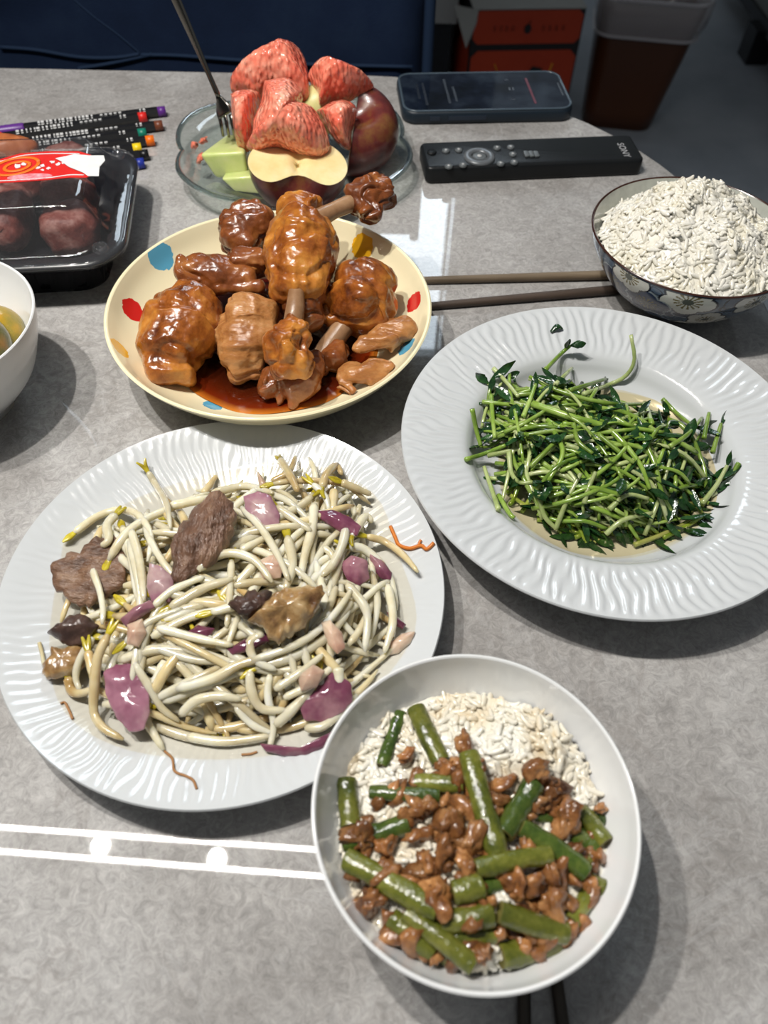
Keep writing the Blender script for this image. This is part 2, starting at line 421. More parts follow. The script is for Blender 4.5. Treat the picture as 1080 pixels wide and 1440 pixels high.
mk('carton_body', *bbox(0, bw, 0, .26, 0, bz-.001), m_ink, ct, smooth=False)
mk('lid', *bbox(-.001, bw+.001, -.001, .261, bz, bz+.003), m_wc, ct, smooth=False)
mk('side_panel', *bbox(-.0015, 0, .02, .245, .01, bz-.06), m_oc, ct, smooth=False)
def bpanel(u0, u1, z0, z1, c, name, mat, v=-.0015):
    o = [(u0+c, z0), (u1-c, z0), (u1, z0+c), (u1, z1-c), (u1-c, z1), (u0+c, z1), (u0, z1-c), (u0, z0+c)]
    V = [bx(u, v, z) for u, z in o]+[bx(u, 0, z) for u, z in o]; n = 8
    return mk(name, V, [tuple(range(n)), tuple(range(n, 2*n))[::-1]]+[(i, n+i, n+(i+1) % n, (i+1) % n) for i in range(n)], mat, ct, smooth=False)
bpanel(.004, bw-.004, bz-.078, bz-.002, .012, 'printed_panel', m_oc)
bpanel(.004, bw-.004, .012, bz-.094, .016, 'printed_panel', m_oc)
mk('corner_flap', [bx(-.012, -.004, bz-.085), bx(-.045, .03, bz+.0), bx(.010, -.006, bz+.0), bx(.008, -.004, bz-.03), bx(-.010, -.001, bz-.085), bx(-.043, .034, bz), bx(.012, -.001, bz), bx(.010, -.001, bz-.03)],
   [(0, 3, 2, 1), (4, 5, 6, 7), (0, 1, 5, 4), (1, 2, 6, 5), (2, 3, 7, 6), (3, 0, 4, 7)], m_wc, ct, smooth=False)
def bstroke(pts, r, name, mat):
    P = spline([bx(u, -.002, z) for u, z in pts], 10); return mk(name, *tube(P, r, 6, flat=.25), mat, ct)
def glyph(u, z, s, sd):                                     # small dense brush characters, too small to read in the photo
    r_ = random.Random(sd); parts = []
    for k in range(3): zz = z+s*(.38-.38*k); parts.append(tube([bx(u-s*.4*r_.uniform(.6, 1), -.002, zz), bx(u+s*.4*r_.uniform(.6, 1), -.002, zz)], s*.06, 4, flat=.3))
    for k in range(2): uu = u+s*r_.uniform(-.3, .3); parts.append(tube([bx(uu, -.002, z+s*.45), bx(uu+s*.1, -.002, z-s*.45)], s*.06, 4, flat=.3))
    return join(parts)
for k in range(4): mk('printed_character', *glyph(bw*(.20+.055*k), bz-.042, .013, k), m_ink, ct)
for k in range(4): mk('printed_character', *glyph(bw*(.64+.06*k), bz-.042, .013, 9+k), m_ink, ct)
def bdisc(u, z, ru, rz, name, mat, n=20):
    o = [(u+ru*math.cos(a), z+rz*math.sin(a)) for a in np.linspace(0, 2*math.pi, n, endpoint=False)]
    V = [bx(a, -.0032, b) for a, b in o]+[bx(a, -.0014, b) for a, b in o]
    return mk(name, V, [tuple(range(n)), tuple(range(n, 2*n))[::-1]]+[(i, n+i, n+(i+1) % n, (i+1) % n) for i in range(n)], mat, ct, smooth=False)
bdisc(bw*.5, bz-.043, .009, .011, 'fruit_emblem', m_ink); bstroke([(bw*.5, bz-.034), (bw*.52, bz-.024)], .003, 'emblem_stem', m_ink)
bdisc(bw*.49, bz-.215, .052, .05, 'fruit_print', m_ink); bdisc(bw*.49, bz-.200, .010, .016, 'fruit_highlight', M('pale_print', [(.45, .40, .36)], rough=.6))
bstroke([(bw*.50, bz-.165), (bw*.53, bz-.150)], .003, 'fruit_stem', m_ink)
L_ = [(bw*.53, bz-.158), (bw*.60, bz-.132), (bw*.70, bz-.138), (bw*.62, bz-.160)]
mk('leaf_print', [bx(a, -.003, b) for a, b in L_]+[bx(a, -.0014, b) for a, b in L_], [(0, 3, 2, 1), (4, 5, 6, 7), (0, 1, 5, 4), (1, 2, 6, 5), (2, 3, 7, 6), (3, 0, 4, 7)], m_ink, ct, smooth=False)
bstroke([(bw*.24, bz-.125), (bw*.275, bz-.15), (bw*.285, bz-.21)], .006, 'yellow_stroke', m_yel); bstroke([(bw*.78, bz-.125), (bw*.755, bz-.16), (bw*.74, bz-.21)], .006, 'yellow_stroke', m_yel)
m_seal = M('dark_red_print', [S2L(140, 40, 16)], rough=.6)
for k in range(4): mk('seal_character', *glyph(bw*(.10+.06*(k % 2)), bz-.15-.024*(k//2), .016, 20+k), m_seal, ct)

# sideboard against the wall: pale front over an added black block filling the dark gap below
sb = thing('sideboard', 'pale sideboard on a black block seen between the chair and the carton', 'cabinet', (-.15, 2.32, 0))
mk('sideboard_body', *box(-.65, .15, 2.2, 2.44, .285, .85), M('pale_sideboard', [(.34, .34, .33), (.38, .38, .37)], rough=.5, scale=4), sb, smooth=False)
mk('base_block', *box(-.63, .14, 2.23, 2.43, 0, .285), m_black, sb, smooth=False)

# brown bin with clear liner
m_bin = M('brown_translucent_plastic', [S2L(78, 42, 20), S2L(84, 46, 22)], rough=.35, scale=4)
fb = W(880, 186, -T)                                        # foot of the front face
BC = np.array([fb[0]-.015, fb[1]+.095, 0])
tbn = thing('trash_bin', 'tapered brown plastic bin lined with a clear bag on the floor', 'bin', BC)
BA = math.radians(-8)
lev = []; HB = .335
for z in np.linspace(0, HB, 8):
    k = z/HB; lev.append((place(np.c_[rrect(.20+.075*k, .16+.055*k, .045, 6), np.zeros(28)], BA, (BC[0]+.018*k, BC[1], 0))[:, :2], z))
for z in np.linspace(HB, .02, 5):
    k = z/HB; lev.append((place(np.c_[rrect(.194+.075*k, .154+.055*k, .043, 6), np.zeros(28)], BA, (BC[0]+.018*k, BC[1], 0))[:, :2], z))
mk('bin_body', *slab(lev), m_bin, tbn)
m_bag = clear('thin_plastic_bag', (.92, .88, .88), ior=1.6, rough=.18, bump=1.0, bscale=18, haze=.24)
m_bagw = M('bag_rolled_edge', [(.55, .52, .54)], rough=.3, trans=.35)
lev = []
for z, g in ((HB-.085, .006), (HB-.05, .012), (HB, .010), (HB+.006, .004), (HB, -.012), (HB-.05, -.03), (HB-.14, -.05), (HB-.2, -.09)):
    k = min(1, z/HB); o = rrect(.20+.075*k+2*g, .16+.055*k+2*g, .045, 6)
    o = np.array([p*(1+.012*math.sin(i*2.3+z*60)) for i, p in enumerate(o)])
    lev.append((place(np.c_[o, np.zeros(28)], BA, (BC[0]+.018*k, BC[1], 0))[:, :2], z))
mk('bag_liner', *slab(lev, cap_bot=False), m_bag, tbn)
for z, g in ((HB+.004, .004), (HB-.083, .008)):
    k = z/HB; o = rrect(.20+.075*k+2*g, .16+.055*k+2*g, .047, 8); o = place(np.c_[o, np.full(len(o), z)], BA, (BC[0]+.018*k, BC[1], 0)); mk('bag_rim', *tube(np.vstack([o, o[:1]]), .0042, 8), m_bagw, tbn)

# low cabinet on black feet, far right
m_cab = M('pale_grey_cabinet', [(.20, .21, .20), (.23, .24, .23)], rough=.55, scale=3)
q = W(1040, 80, -T); q2 = W(1085, 135, -T+.02)
cb = thing('cabinet', 'pale grey cabinet side standing on a black foot at the right edge', 'cabinet', (q[0]+.3, q[1], 0))
d = (q2-q)*[1, 1, 0]; d /= np.linalg.norm(d); nrm = np.array([-d[1], d[0], 0]);
if nrm[0] < 0: nrm = -nrm
def cbox(a0, a1, b0, b1, z0, z1):
    V, F = box(a0, a1, b0, b1, z0, z1); o = np.array([q[0], q[1], 0]); return np.array([o+d*p[0]+nrm*p[1]+np.array([0, 0, p[2]]) for p in V]), F
mk('cabinet_body', *cbox(-.5, .9, .03, .5, .13, .8), m_cab, cb, smooth=False)
mk('base_block', *cbox(-.5, .9, .018, .48, .095, .13), m_black, cb, smooth=False)
for a in (-.03, .7): mk('foot', *cbox(a, a+.09, .0, .07, 0, .1), m_black, cb, smooth=False)

# ------------------------------------------------------------------ phone and remote
def ray_yaw(a, b):
    d_ = b-a; return math.atan2(d_[1], d_[0]), float(np.linalg.norm(d_))
a, b = W(566, 177), W(806, 172); yaw, wd = ray_yaw(a, b); dp = .080; th = .0125
c = (a+b)/2+np.array([-math.sin(yaw), math.cos(yaw), 0])*dp/2
ph = thing('phone', 'black smartphone in a dark blue case lying at the far right of the table', 'phone', c)
m_case = M('dark_blue_case', [(.008, .016, .026)], rough=.45, bump=.1, bscale=900)
m_scr = M('dark_phone_screen', [(.004, .006, .010), (.008, .012, .022), (.030, .042, .060)], rough=.05, scale=28, detail=3, stops=[.35, .5, .8])
V, F = rslab(wd, dp, 0, th, .014, .0035); mk('case', place(V, yaw, c), F, m_case, ph)
o1, o2 = rrect(wd-.002, dp-.002, .0135), rrect(wd-.006, dp-.006, .0115)
V, F = slab([(o1, th-.0002), (o1, th+.0007), (o2, th+.0007), (o2, th-.0002)], False, False); mk('case_lip', place(V, yaw, c), F, M('case_edge', [(.06, .085, .11)], rough=.25), ph)
V, F = slab([(o2, th-.0004), (o2, th+.0002)]); scr = mk('screen', place(V, yaw, c), F, m_scr, ph, smooth=False)
def emis(name, colr, s): return M(name, [(0, 0, 0)], emit=(*colr, s))
m_ui, m_bar, m_mut = emis('dim_white_pixels', (.35, .42, .5), .10), emis('dim_red_pixels', (.5, .10, .16), .15), emis('faint_blue_pixels', (.10, .14, .22), .07)
def onscr(name, u, v, w_, h_, mat, par):
    V, F = box(u-w_/2, u+w_/2, v-h_/2, v+h_/2, th+.0002, th+.0004); return mk(name, place(V, yaw, c), F, mat, par, smooth=False)
for dx in (0, .0035): onscr('pause_icon', .026+dx, .002, .0016, .006, m_ui, scr)
onscr('skip_icon', .026, .021, .004, .004, m_mut, scr); onscr('skip_icon', .026, -.019, .004, .004, m_mut, scr)
onscr('progress_bar', .046, -.002, .0022, .052, m_bar, scr)
for k, (u, v, h_) in enumerate([(-.036, 0, .05), (-.029, -.006, .03), (-.058, -.005, .045), (-.064, 0, .03)]): onscr('text_line', u, v, .0022, h_, m_mut, scr)
onscr('home_indicator', wd/2-.0065, 0, .0014, .026, m_ui, scr)
m_btn = M('dark_blue_buttons', [(.015, .024, .040)], rough=.35)
for u, w_ in ((-.052, .010), (-.030, .018), (-.012, .018)):
    V, F = box(u-w_/2, u+w_/2, -dp/2-.0009, -dp/2+.001, .0045, .0085); mk('side_button', place(V, yaw, c), F, m_btn, ph, smooth=False)

a, b = W(598, 260), W(901, 247); yaw2, wd2 = ray_yaw(a, b); dp2 = .044; th2 = .015
c2 = (a+b)/2+np.array([-math.sin(yaw2), math.cos(yaw2), 0])*dp2/2
rm = thing('remote_control', 'long black TV remote with grey buttons lying in front of the phone', 'remote', c2)
V, F = rslab(wd2, dp2, 0, th2, .006, .003); mk('remote_body', place(V, yaw2, c2), F, m_dark, rm)
m_rb = M('grey_rubber_buttons', [(.10, .11, .115)], rough=.4); m_rl = M('white_button_print', [(.5, .5, .5)], rough=.5)
def rbtn(px, py, r, name='button', mark=True, mat=None, hgt=.0018):
    P = W(px, py, th2); V, F = lathe([(r, 0), (r, hgt*.7), (r*.85, hgt), (0, hgt)], 16, (P[0], P[1], T+th2-.0001)); o = mk(name, V, F, mat or m_rb, rm)
    if mark: V, F = lathe([(r*.35, 0), (r*.35, .0001), (0, .0001)], 8, (P[0], P[1], T+th2-.0001+hgt)); mk('button_mark', V, F, m_rl, o)
    return o
for px, py in ((627, 213), (645, 212), (631, 235), (651, 233), (699, 209), (718, 208), (721, 218), (704, 231), (723, 229)): rbtn(px, py, .0034)
rbtn(607, 215, .0042, mark=False, mat=m_dark)
P = W(674, 221, th2)
V, F = lathe([(.0068, .0008), (.0072, .0022), (.0125, .0022), (.0138, .0012), (.0138, 0)], 32, (P[0], P[1], T+th2-.0001)); mk('navigation_ring', V, F, M('satin_grey_ring', [(.14, .15, .16)], rough=.3, metal=.3), rm)
rbtn(674, 221, .0062, 'centre_button', True, None, .0016)
for px in (740, 747, 754):
    P = W(px, 218, th2); V, F = rslab(.0042, .009, 0, .002, .0012, .0006, 3); mk('rocker', place(V, yaw2, (P[0], P[1], T+th2-.0002)), F, m_rb, rm)
fc = bpy.data.curves.new('logo', 'FONT'); fc.body = 'SONY'; fc.size = .0085; fc.extrude = .0001; fc.align_x = 'CENTER'; fc.align_y = 'CENTER'; fc.space_character = 1.1
fo = bpy.data.objects.new('logo_text', fc); COL.objects.link(fo)
lme = bpy.data.meshes.new_from_object(fo.evaluated_get(bpy.context.evaluated_depsgraph_get())); bpy.data.objects.remove(fo)
lo = bpy.data.objects.new('logo', lme); COL.objects.link(lo); lo.parent = rm; P = W(877, 211, th2+.0002)
lo.location = Vector(P-c2); lo.rotation_euler = (0, 0, yaw2-math.pi/2); lme.materials.clear(); lme.materials.append(M('grey_logo_print', [(.42, .42, .43)], rough=.4))

# ------------------------------------------------------------------ crockery
def radial_noise(th, r, z, N_, amp, r0, r1, sd):
    k = np.clip((r-r0)/.012, 0, 1)*np.clip((r1-r)/.004, 0, 1)
    ph_ = N_*th+1.5*np.sin(r*190+2.1*np.sin(9*th+sd)+3*np.sin(5*th))+.5*np.sin(r*330+4*np.sin(13*th))
    wv = np.cos(ph_); wv = np.sign(wv)*np.abs(wv)**.75
    return np.full_like(th, r), z+amp*k*wv
def plate(name, label, cx, cy, outer, prof, r0, r1, N_, amp, sd):
    t = thing(name, label, 'plate', (cx, cy, T))
    up = smooth_prof(prof, 46)
    V, F = lathe(up, 960, (cx, cy, T), lambda th, r, z: radial_noise(th, r, z, N_, amp, r0, r1, sd) if r > r0 else None)
    mk('plate_top', V, F, m_plate, t)
    R_, zr = prof[-1]
    lo_ = [(R_, zr), (R_+.0006, zr-.0012), (R_-.0004, zr-.0028), (R_*.86, zr*.55), (.062, .004), (.058, .0006), (.054, .0006), (.052, .003), (0, .003)]
    V, F = lathe(smooth_prof(lo_[:3], 7).tolist()+lo_[3:], 128, (cx, cy, T)); mk('plate_base', V, F, m_plate, t)
    return t
SP = (-.0807, .2018, .1125); _k = (HCAM-.034)/(HCAM-.024); PE = (.1316*_k, .3102*_k, .1223*_k)
SPROF = [(0, .0065), (.04, .0066), (.064, .0072), (.078, .0105), (.095, .0170), (.107, .0225), (.1125, .0250)]
PPROF = [(0, .0062), (.045, .0064), (.062, .0080), (.073, .0145), (.078, .0215), (.0835, .0255), (.097, .0290), (.111, .0324), (PE[2], .0340)]
plate('dinner_plate', 'white flat plate with rippled rim holding bean sprouts and beef', *SP[:2], SP[2], SPROF, .076, .1118, 118, .00015, 1)
plate('rimmed_plate', 'white deep plate with wide rippled rim holding green pea shoots', *PE[:2], PE[2], PPROF, .081, PE[2]-.0007, 104, .00042, 2)
_PZ = {}
def prof_z(prof, r):
    if id(prof) not in _PZ: _PZ[id(prof)] = smooth_prof(prof, 60)
    q = _PZ[id(prof)]; return float(np.interp(r, q[:, 0], q[:, 1]))
def bowl(name, label, cx, cy, inner, outer, mat, n=128, mats=None):
    """inner and outer profiles run from the axis to the rim"""
    t = thing(name, label, 'bowl', (cx, cy, T))
    q = smooth_prof(inner, 30); mk('bowl_inside', *lathe(q, n, (cx, cy, T)), mats[0] if mats else mat, t)
    lip = spline([inner[-1], (inner[-1][0]*.5+outer[-1][0]*.5, max(inner[-1][1], outer[-1][1])+.0008), outer[-1]], 7)
    mk('rim', *lathe(lip, n, (cx, cy, T)), mats[1] if mats else mat, t)
    q2 = smooth_prof(outer[::-1], 30) if len(outer) < 8 else np.array(outer[::-1]); mk('bowl_outside', *lathe(q2, n, (cx, cy, T)), mats[2] if mats else mat, t)
    f = outer[0][0]
    mk('foot', *lathe([(f, outer[0][1]+.003), (f, 0), (f-.003, 0), (f-.004, .004), (0, .0045)], n, (cx, cy, T)), mats[2] if mats else mat, t)
    return t
# front bowl
FB = (.0387, .0861)
FIN = [(0, .0075), (.020, .009), (.035, .0155), (.046, .026), (.0535, .037), (.0590, .049), (.0616, .0575)]
FOUT = [(.031, .003), (.037, .008), (.050, .022), (.0575, .037), (.0618, .050), (.0633, .0575)]
bowl('rice_bowl', 'plain white bowl of rice with green beans and pork, nearest the viewer', *FB, FIN, FOUT, m_white, 160)
# left bowl, cut by the frame
def fit_circle(P):
    P = np.asarray(P)[:, :2]; A_ = np.c_[2*P, np.ones(len(P))]; s_ = np.linalg.lstsq(A_, (P**2).sum(1), rcond=None)[0]
    return s_[0], s_[1], math.sqrt(s_[2]+s_[0]**2+s_[1]**2)
LBH = .066
lx, ly, lr = fit_circle([W(0, 366, LBH), W(35, 395, LBH), W(52, 425, LBH), W(35, 464, LBH), W(0, 504, LBH)])
k = lr/.0633
bowl('fruit_bowl', 'plain white bowl of orange and green fruit cut off at the left edge', lx, ly,
     [(a*k, b*LBH/.058) for a, b in FIN], [(a*k, b*LBH/.058) for a, b in FOUT], m_white, 128)
print('left bowl', lx, ly, lr)

# chicken dish: cream with painted spots
CD = (-.0785, .4045); CR = .1055; CZ = .043
CIN = [(0, .0075), (.045, .0080), (.068, .0105), (.084, .0190), (.096, .0300), (CR-.0025, CZ-.001)]
COUT = [(.058, .003), (.064, .006), (.082, .0145), (.095, .0265), (.1035, .038), (CR, CZ-.001)]
def dish_z(x, y): return T+prof_z(CIN, math.hypot(x-CD[0], y-CD[1]))
def surf(px, py, hf, z0=.03, n=25):
    z = T+z0
    for _ in range(n):
        P = W(px, py, z-T); z = .5*z+.5*hf(P[0], P[1])
    return W(px, py, z-T)
def spotted():
    m = M('cream_glaze_with_spots', [S2L(236, 225, 188)], rough=.13, coat=.3); nt = m.node_tree; N = nt.nodes; K = nt.links
    tc = N.new('ShaderNodeTexCoord'); col = None; nz = N.new('ShaderNodeTexNoise'); nz.inputs['Scale'].default_value = 260; K.new(tc.outputs['Object'], nz.inputs[0])
    nm = N.new('ShaderNodeMath'); nm.operation = 'MULTIPLY_ADD'; nm.inputs[1].default_value = .004; nm.inputs[2].default_value = -.002; K.new(nz.outputs[0], nm.inputs[0])
    blue, red, yel = S2L(88, 160, 190), S2L(205, 36, 32), S2L(236, 176, 34)
    spots = [(226, 360, blue, 17), (186, 436, red, 15), (168, 490, yel, 14), (510, 347, yel, 15), (583, 425, red, 13), (572, 488, blue, 13), (355, 300, red, 11), (300, 570, blue, 12)]
    prev = None
    for px, py, c_, rp in spots:
        P = surf(px, py, dish_z)-np.array([*CD, T]); r_ = rp*mpp(P+np.array([*CD, T]))*1.18
        d_ = N.new('ShaderNodeVectorMath'); d_.operation = 'DISTANCE'; K.new(tc.outputs['Object'], d_.inputs[0]); d_.inputs[1].default_value = tuple(P)
        a_ = N.new('ShaderNodeMath'); a_.operation = 'ADD'; K.new(d_.outputs['Value'], a_.inputs[0]); K.new(nm.outputs[0], a_.inputs[1])
        l_ = N.new('ShaderNodeMath'); l_.operation = 'LESS_THAN'; K.new(a_.outputs[0], l_.inputs[0]); l_.inputs[1].default_value = r_
        x = N.new('ShaderNodeMix'); x.data_type = 'RGBA'; K.new(l_.outputs[0], x.inputs[0])
        if prev is None: x.inputs[6].default_value = (*S2L(236, 225, 188), 1)
        else: K.new(prev, x.inputs[6])
        x.inputs[7].default_value = (*c_, 1); prev = x.outputs[2]
    K.new(prev, N['Principled BSDF'].inputs['Base Color']); return m
bowl('serving_dish', 'cream dish with coloured spots holding braised chicken drumsticks', *CD, CIN, COUT, m_cream, 160, (spotted(), m_cream, m_cream))

# patterned rice bowl, back right
RB = (.2114, .4776); RR = .0721; RZ = .055
RIN = [(0, .010), (.022, .0115), (.040, .019), (.055, .033), (.065, .046), (RR-.0017, RZ)]
ROUT = [(.026, .003), (.033, .0055), (.050, .0170), (.062, .0320), (.069, .0450), (RR, RZ)]
m_celadon = M('crackled_celadon_glaze', [(.36, .37, .33), (.44, .45, .40)], rough=.15, scale=160, detail=6, coat=.3)
m_brownrim = M('brown_rim_glaze', [(.045, .016, .010)], rough=.2, coat=.3)
rbt = bowl('rice_bowl', 'blue and white flower patterned bowl heaped with rice at the right', *RB, RIN, ROUT, m_white, 128, (m_celadon, m_brownrim, M('plain_blue_glaze', [(.03, .045, .07)], rough=.2)))
def flower_print():
    """the painted flowers of the outside wall, as print on a fine mesh just over the wall"""
    nth, nz_ = 620, 88; q = smooth_prof(ROUT, nz_); s = np.r_[0, np.cumsum(np.hypot(*np.diff(q, axis=0).T))]
    th = np.linspace(-math.pi*1.12, math.pi*.22, nth); R_ = q[:, 0]+.0002
    V = np.stack([np.outer(R_, np.cos(th)), np.outer(R_, np.sin(th)), np.repeat(q[:, 1][:, None], nth, 1)], -1).reshape(-1, 3)+np.array([*RB, T])
    F = [(i*nth+j, i*nth+j+1, (i+1)*nth+j+1, (i+1)*nth+j) for i in range(nz_-1) for j in range(nth-1)]
    uu = np.repeat((th*.060)[None], nz_, 0); vv = np.repeat(s[:, None], nth, 1)
    C_ = np.zeros((nz_, nth, 3)); C_[:] = S2L(92, 108, 126)
    nzv = np.sin(uu*900+3*np.sin(vv*700))*np.sin(vv*800+2*np.sin(uu*500)); C_[nzv > .75] = S2L(120, 134, 146)
    white, line, navy, ctr, pale = S2L(228, 227, 218), S2L(26, 34, 48), S2L(48, 66, 98), S2L(124, 112, 66), S2L(166, 176, 182)
    r_ = random.Random(4); fl = []
    smax = s[-1]; tries = 0
    while len(fl) < 30 and tries < 6000:
        tries += 1
        a_, b_, g = r_.uniform(uu.min(), uu.max()), r_.uniform(.012, smax-.003), r_.uniform(.0125, .0165)
        if all(math.hypot(a_-f[0], b_-f[1]) > .80*(g+f[2]) for f in fl): fl.append((a_, b_, g, r_.uniform(0, 6.28), r_.random() < .62))
    for k in range(70):                                      # leaves and buds between the flowers
        a_, b_, g, an = r_.uniform(uu.min(), uu.max()), r_.uniform(.004, smax), r_.uniform(.002, .0042), r_.uniform(0, 3.14)
        x = (uu-a_)*math.cos(an)+(vv-b_)*math.sin(an); y = -(uu-a_)*math.sin(an)+(vv-b_)*math.cos(an)
        e = np.hypot(x/(g*1.5), y/g); C_[e < 1.2] = pale if k % 2 else line; C_[e < .95] = navy if k % 2 else S2L(84, 100, 120)
    for a_, b_, g, rot, wh in fl:
        x = uu-a_; y = vv-b_
        for k in range(5):
            an = rot+k*2*math.pi/5; px_, py_ = g*.56*math.cos(an), g*.56*math.sin(an)
            e = np.hypot(x-px_, y-py_)/(g*.46); C_[e < 1.18] = line if wh else pale; 
        for k in range(5):
            an = rot+k*2*math.pi/5; px_, py_ = g*.56*math.cos(an), g*.56*math.sin(an)
            e = np.hypot(x-px_, y-py_)/(g*.46); C_[e < 1.0] = white if wh else navy
        r2 = np.hypot(x, y); an = np.arctan2(y, x)
        C_[(r2 < g*.52) & (np.cos(14*an) > .15)] = ctr; C_[r2 < g*.2] = S2L(96, 100, 92)
    C_[-3:] = S2L(40, 48, 60)
    m = M('painted_flower_glaze', [(1, 1, 1)], rough=.14, coat=.4, attr='print')
    o = mk('flower_print', V, F, m, rbt)
    ca = o.data.color_attributes.new('print', 'FLOAT_COLOR', 'POINT'); ca.data.foreach_set('color', np.concatenate([C_.reshape(-1, 3), np.ones((nz_*nth, 1))], 1).ravel())
flower_print()

# glass fruit dish
GD = np.array([*(W(414, 222, .008)[:2]), T])
gr = .5*330*mpp(GD)*.97
GDR = gr
glass = thing('glass_dish', 'clear glass leaf-edged dish under the cut fruit', 'dish', GD)
def lobes(th, r, z):
    k = max(0, (r/gr-.62)/.38); f_ = 1+.05*k*(np.abs(np.cos(3*(th+.35)))**.8*2-1.1)
    return r*f_, z+.0012*k*np.cos(6*(th+.35))
gp = [(0, .004), (gr*.45, .004), (gr*.62, .006), (gr*.72, .013), (gr*.86, .020), (gr*.98, .0225), (gr, .0215), (gr*.985, .0195), (gr*.86, .0165), (gr*.73, .0085), (gr*.63, .0015), (gr*.60, 0), (gr*.55, 0), (gr*.53, .0015), (0, .0015)]
mk('glass_body', *lathe(gp, 144, GD, lobes), m_glass, glass)
mk('rolled_edge', *lathe([(gr*.985+.0022*math.cos(a_), .021+.0022*math.sin(a_)) for a_ in np.linspace(0, 2*math.pi, 9)], 144, GD, lobes), clear('glass_edge', (.86, .92, .90), ior=1.5, rough=.0, glass=.6), glass)

# wooden chopsticks behind the dishes, steel-dark pair under the front bowl
m_wood = M('dark_brown_wood', [(.07, .05, .03), (.15, .11, .07), (.24, .185, .125)], rough=.5, scale=60, stretch=(.06, 1, 1), detail=5, bump=.2, bscale=300)
m_wood2 = M('darker_brown_wood', [(.030, .020, .015), (.055, .038, .028), (.08, .055, .04)], rough=.5, scale=60, stretch=(.06, 1, 1), detail=5, bump=.2, bscale=300)
def chopstick(label, a, b, r0, r1, mat, grp=None, square=False, bands=None):
    d_ = b-a; L_ = np.linalg.norm(d_); P = [a+d_*t for t in np.linspace(0, 1, 12)]; rr = np.linspace(r0, r1, 12)
    P = [np.array([p[0], p[1], T+r_+.0001]) for p, r_ in zip(P, rr)]
    t = thing('chopstick', label, 'chopstick', P[0], grp)
    mk('shaft', *tube(P, rr, 12), mat, t)
    mk('tip', *rounded([P[0]-(P[1]-P[0])*.12, P[0]], [r0*.8, r0], 10, 4), mat, t)
    mk('end_cap', *rounded([P[-1], P[-1]+(P[-1]-P[-2])*.1], [r1, r1*.9], 12, 4), mat, t)
    return t
def along(p, q, k0, k1): return p+(q-p)*k0, p+(q-p)*k1
a, b = along(W(600, 394, .003), W(845, 388, .003), -.22, 1.08); chopstick('light brown wooden chopstick, the farther of the pair by the flowered bowl', a, b, .0026, .0036, m_wood)
a, b = along(W(607, 430, .003), W(858, 409, .003), -.20, 1.06); chopstick('dark brown wooden chopstick, the nearer of the pair by the flowered bowl', a, b, .0026, .0036, m_wood2)
m_dsteel = M('dark_grooved_metal', [(.035, .028, .022), (.09, .075, .06)], rough=.35, metal=.5, scale=90, stretch=(1, .05, 1))
a, b = along(W(737, 1380, .003), W(737, 1440, .003), -.25, 7.2); chopstick('dark chopstick under the front bowl, the left of the two at the bottom edge', a, b, .0026, .0038, m_dsteel)
a, b = along(W(783, 1380, .003), W(791, 1440, .003), -.25, 7.2); chopstick('dark chopstick under the front bowl, the right of the two at the bottom edge', a, b, .0026, .0038, m_dsteel)

# ------------------------------------------------------------------ rice
def grains(P, Nrm, Ln, rad, seed, tilt=.35):
    """one capsule grain per point, lying roughly along the surface"""
    r_ = np.random.default_rng(seed); n = len(P)
    prof = [(-1, .25), (-.82, .72), (-.4, 1.0), (.4, .97), (.82, .68), (1, .22)]; k = 6
    a_ = np.linspace(0, 2*math.pi, k, endpoint=False)
    tv = np.array([(x, r*math.cos(t), r*math.sin(t)) for x, r in prof for t in a_])
    tf = [(i*k+j, i*k+(j+1) % k, (i+1)*k+(j+1) % k, (i+1)*k+j) for i in range(5) for j in range(k)]+[tuple(range(k))[::-1], tuple(5*k+j for j in range(k))]
    d = r_.normal(size=(n, 3)); d -= Nrm*(d*Nrm).sum(1)[:, None]*(1-tilt*r_.random((n, 1)))
    d /= np.linalg.norm(d, axis=1)[:, None]; b = np.cross(Nrm, d); b /= np.linalg.norm(b, axis=1)[:, None]+1e-9; c = np.cross(d, b)
    L_ = Ln*r_.uniform(.75, 1.2, (n, 1)); R_ = rad*r_.uniform(.85, 1.15, (n, 1)); bend = r_.normal(0, .12, (n, 1))
    V = (P[:, None]+(tv[:, 0][None, :, None]*L_[:, None]/2)*d[:, None]+tv[:, 1][None, :, None]*R_[:, None]*b[:, None]
         + (tv[:, 2][None, :, None]*R_[:, None]*.85+(tv[:, 0]**2)[None, :, None]*bend[:, None]*L_[:, None])*c[:, None]).reshape(-1, 3)
    F = [tuple(i+g*len(tv) for i in f) for g in range(n) for f in tf]
    return V, F
m_rice = M('cooked_rice', [(.70, .655, .52), (.78, .75, .66), (.82, .80, .74)], rough=.22, scale=60, coat=.5)
m_rice2 = M('cooked_rice_with_sauce', [(.62, .49, .30), (.72, .67, .55), (.77, .75, .67)], rough=.22, scale=50, coat=.5, stops=[.3, .48, .62])
